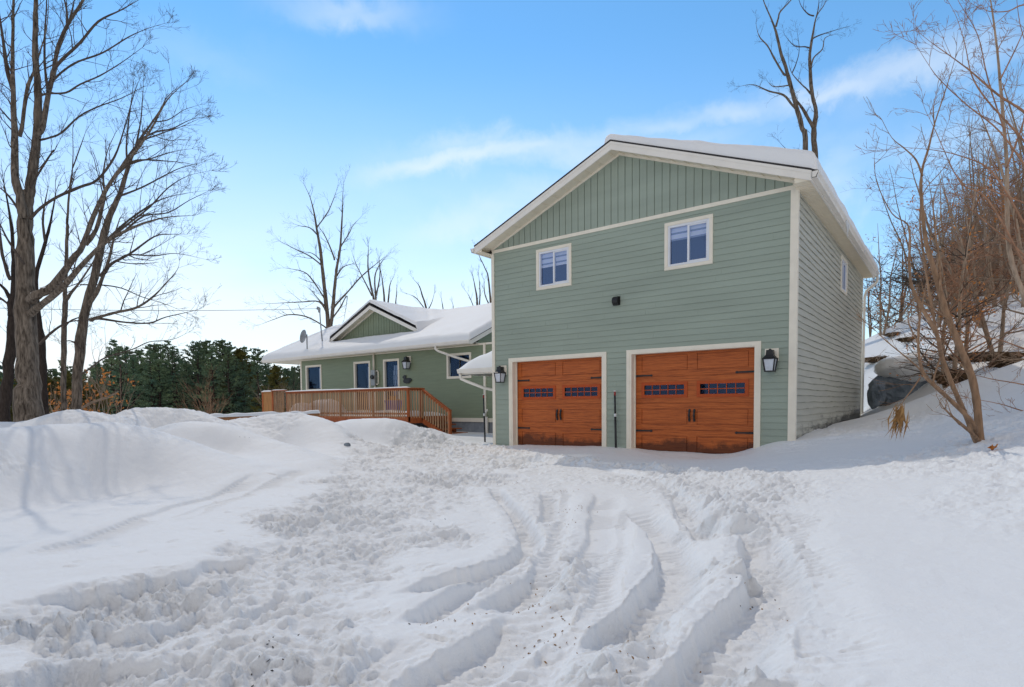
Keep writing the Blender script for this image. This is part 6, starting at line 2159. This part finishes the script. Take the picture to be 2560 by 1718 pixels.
# a fine-grained coordinate drawn out along the streaks
masks = []
for (p, q, w, amt, ext) in [((960, 430), (2380, 180), .013, .46, (.02, .30)), ((1010, 400), (1900, 330), .022, .30, (.0, .35)), ((1900, 270), (2500, 130), .022, .42, (.0, .4)),
                            ((1080, 570), (1500, 455), .022, .26, (.0, .4)), ((1950, 560), (2200, 300), .05, .34, (.0, .5)), ((760, 10), (1000, 30), .020, .45, (.0, .22)), ((360, 90), (640, 150), .020, .14, (.0, .35)), ((2150, 400), (2560, 300), .03, .30, (0, .5))]:
    a, b = unit(*p), unit(*q)
    n = np.cross(a, b); n /= np.linalg.norm(n)
    t = b-a; t /= np.linalg.norm(t)
    ta, tb = float(a@t), float(b@t)
    d = dot(n)
    d = math_n('MULTIPLY_ADD', math_n('SUBTRACT', nA, .5), w*3.0, d)
    d = math_n('MULTIPLY_ADD', math_n('SUBTRACT', nB, .5), w*3.2, d)
    g = rng_map(math_n('ABSOLUTE', d), 0, w*1.9, 1, 0)
    al = dot(t)
    e = .10
    m = math_n('MULTIPLY', rng_map(al, ta-e, ta+e), rng_map(al, tb-e, tb+e, 1, 0))
    nn = noise(3.2, (1.0, 1.0, 2.2), 4, .55, .4, (0, .2*len(masks), .5*len(masks)))
    masks.append(math_n('MULTIPLY', math_n('MULTIPLY', g, m), math_n('MULTIPLY', rng_map(nn, .22, .62), amt)))
tot = masks[0]
for m in masks[1:]:
    tot = math_n('MAXIMUM', tot, m)
# a veil of thin cirrus low over the horizon, thickest in the west-north-west
c = unit(430, 720)
sx = N(nt, 'ShaderNodeSeparateXYZ'); L(nrm.outputs[0], sx.inputs[0])
veil = math_n('MULTIPLY', rng_map(sx.outputs['Z'], .0, .54, 1, 0), rng_map(dot(c), .45, 1.0, .20, 1.0))
veil = math_n('MULTIPLY', veil, rng_map(noise(2.2, (1, 1, 3.5), 5, .55, .5), .22, .70, .70, 1.0))
lowv = rng_map(sx.outputs['Z'], -.02, .16, .55, 0)
veil = math_n('MAXIMUM', veil, lowv)
sx0 = N(nt, 'ShaderNodeSeparateXYZ'); L(nrm.outputs[0], sx0.inputs[0])
# unseen bright cloud added behind the camera as neutral fill
back = math_n('MULTIPLY', rng_map(dot((math.sin(YAW), -math.cos(YAW), 0)), -.05, .40), rng_map(noise(2.6, (1, 1, 2), 5, .6, .4), .30, .55, .72, .96))
zen = math_n('MULTIPLY', rng_map(sx0.outputs['Z'], .60, .80), rng_map(noise(3.0, (1, 1, 1), 5, .6, .4), .30, .60, .70, .92))  # overhead cloud out of view, put in as fill light for the snow
tot = math_n('MINIMUM', math_n('ADD', tot, veil), .96)
mx = N(nt, 'ShaderNodeMix', data_type='RGBA')
L(tot, mx.inputs['Factor'])
hs = N(nt, 'ShaderNodeHueSaturation'); hs.inputs['Hue'].default_value = 0.490; hs.inputs['Saturation'].default_value = 1.16; hs.inputs['Value'].default_value = 2.82
L(sky.outputs[0], hs.inputs['Color'])
L(hs.outputs[0], mx.inputs[6])
mx.inputs[7].default_value = (15.5, 16.2, 16.6, 1)
mz = N(nt, 'ShaderNodeMix', data_type='RGBA')
L(zen, mz.inputs['Factor']); L(mx.outputs[2], mz.inputs[6]); mz.inputs[7].default_value = (2.7, 3.25, 4.8, 1)
mb_ = N(nt, 'ShaderNodeMix', data_type='RGBA')
L(back, mb_.inputs['Factor']); L(mz.outputs[2], mb_.inputs[6]); mb_.inputs[7].default_value = (10.2, 9.8, 9.6, 1)
L(mb_.outputs[2], bg.inputs['Color'])
L(bg.outputs[0], out.inputs['Surface'])

# ------------------------------------------------------------------ camera
cd = bpy.data.cameras.new('camera')
cd.sensor_fit = 'HORIZONTAL'
cd.sensor_width = 36.0
cd.lens = 36.0*FPX/2560
cd.shift_x = 0.0
cd.shift_y = Y0/2560
cd.clip_start = 0.05
cd.clip_end = 3000
co = bpy.data.objects.new('camera', cd)
COL.objects.link(co)
co.matrix_world = Matrix(((RT[0], UP[0], -FW[0], CAM[0]), (RT[1], UP[1], -FW[1], CAM[1]), (RT[2], UP[2], -FW[2], CAM[2]), (0, 0, 0, 1)))
SC.camera = co

vs = SC.view_settings
vs.view_transform = 'Standard'
vs.look = 'None'
vs.exposure = -1.2
vs.gamma = 1.0
vs.use_curve_mapping = False
SC.cycles.max_bounces = 8
SC.cycles.transparent_max_bounces = 16
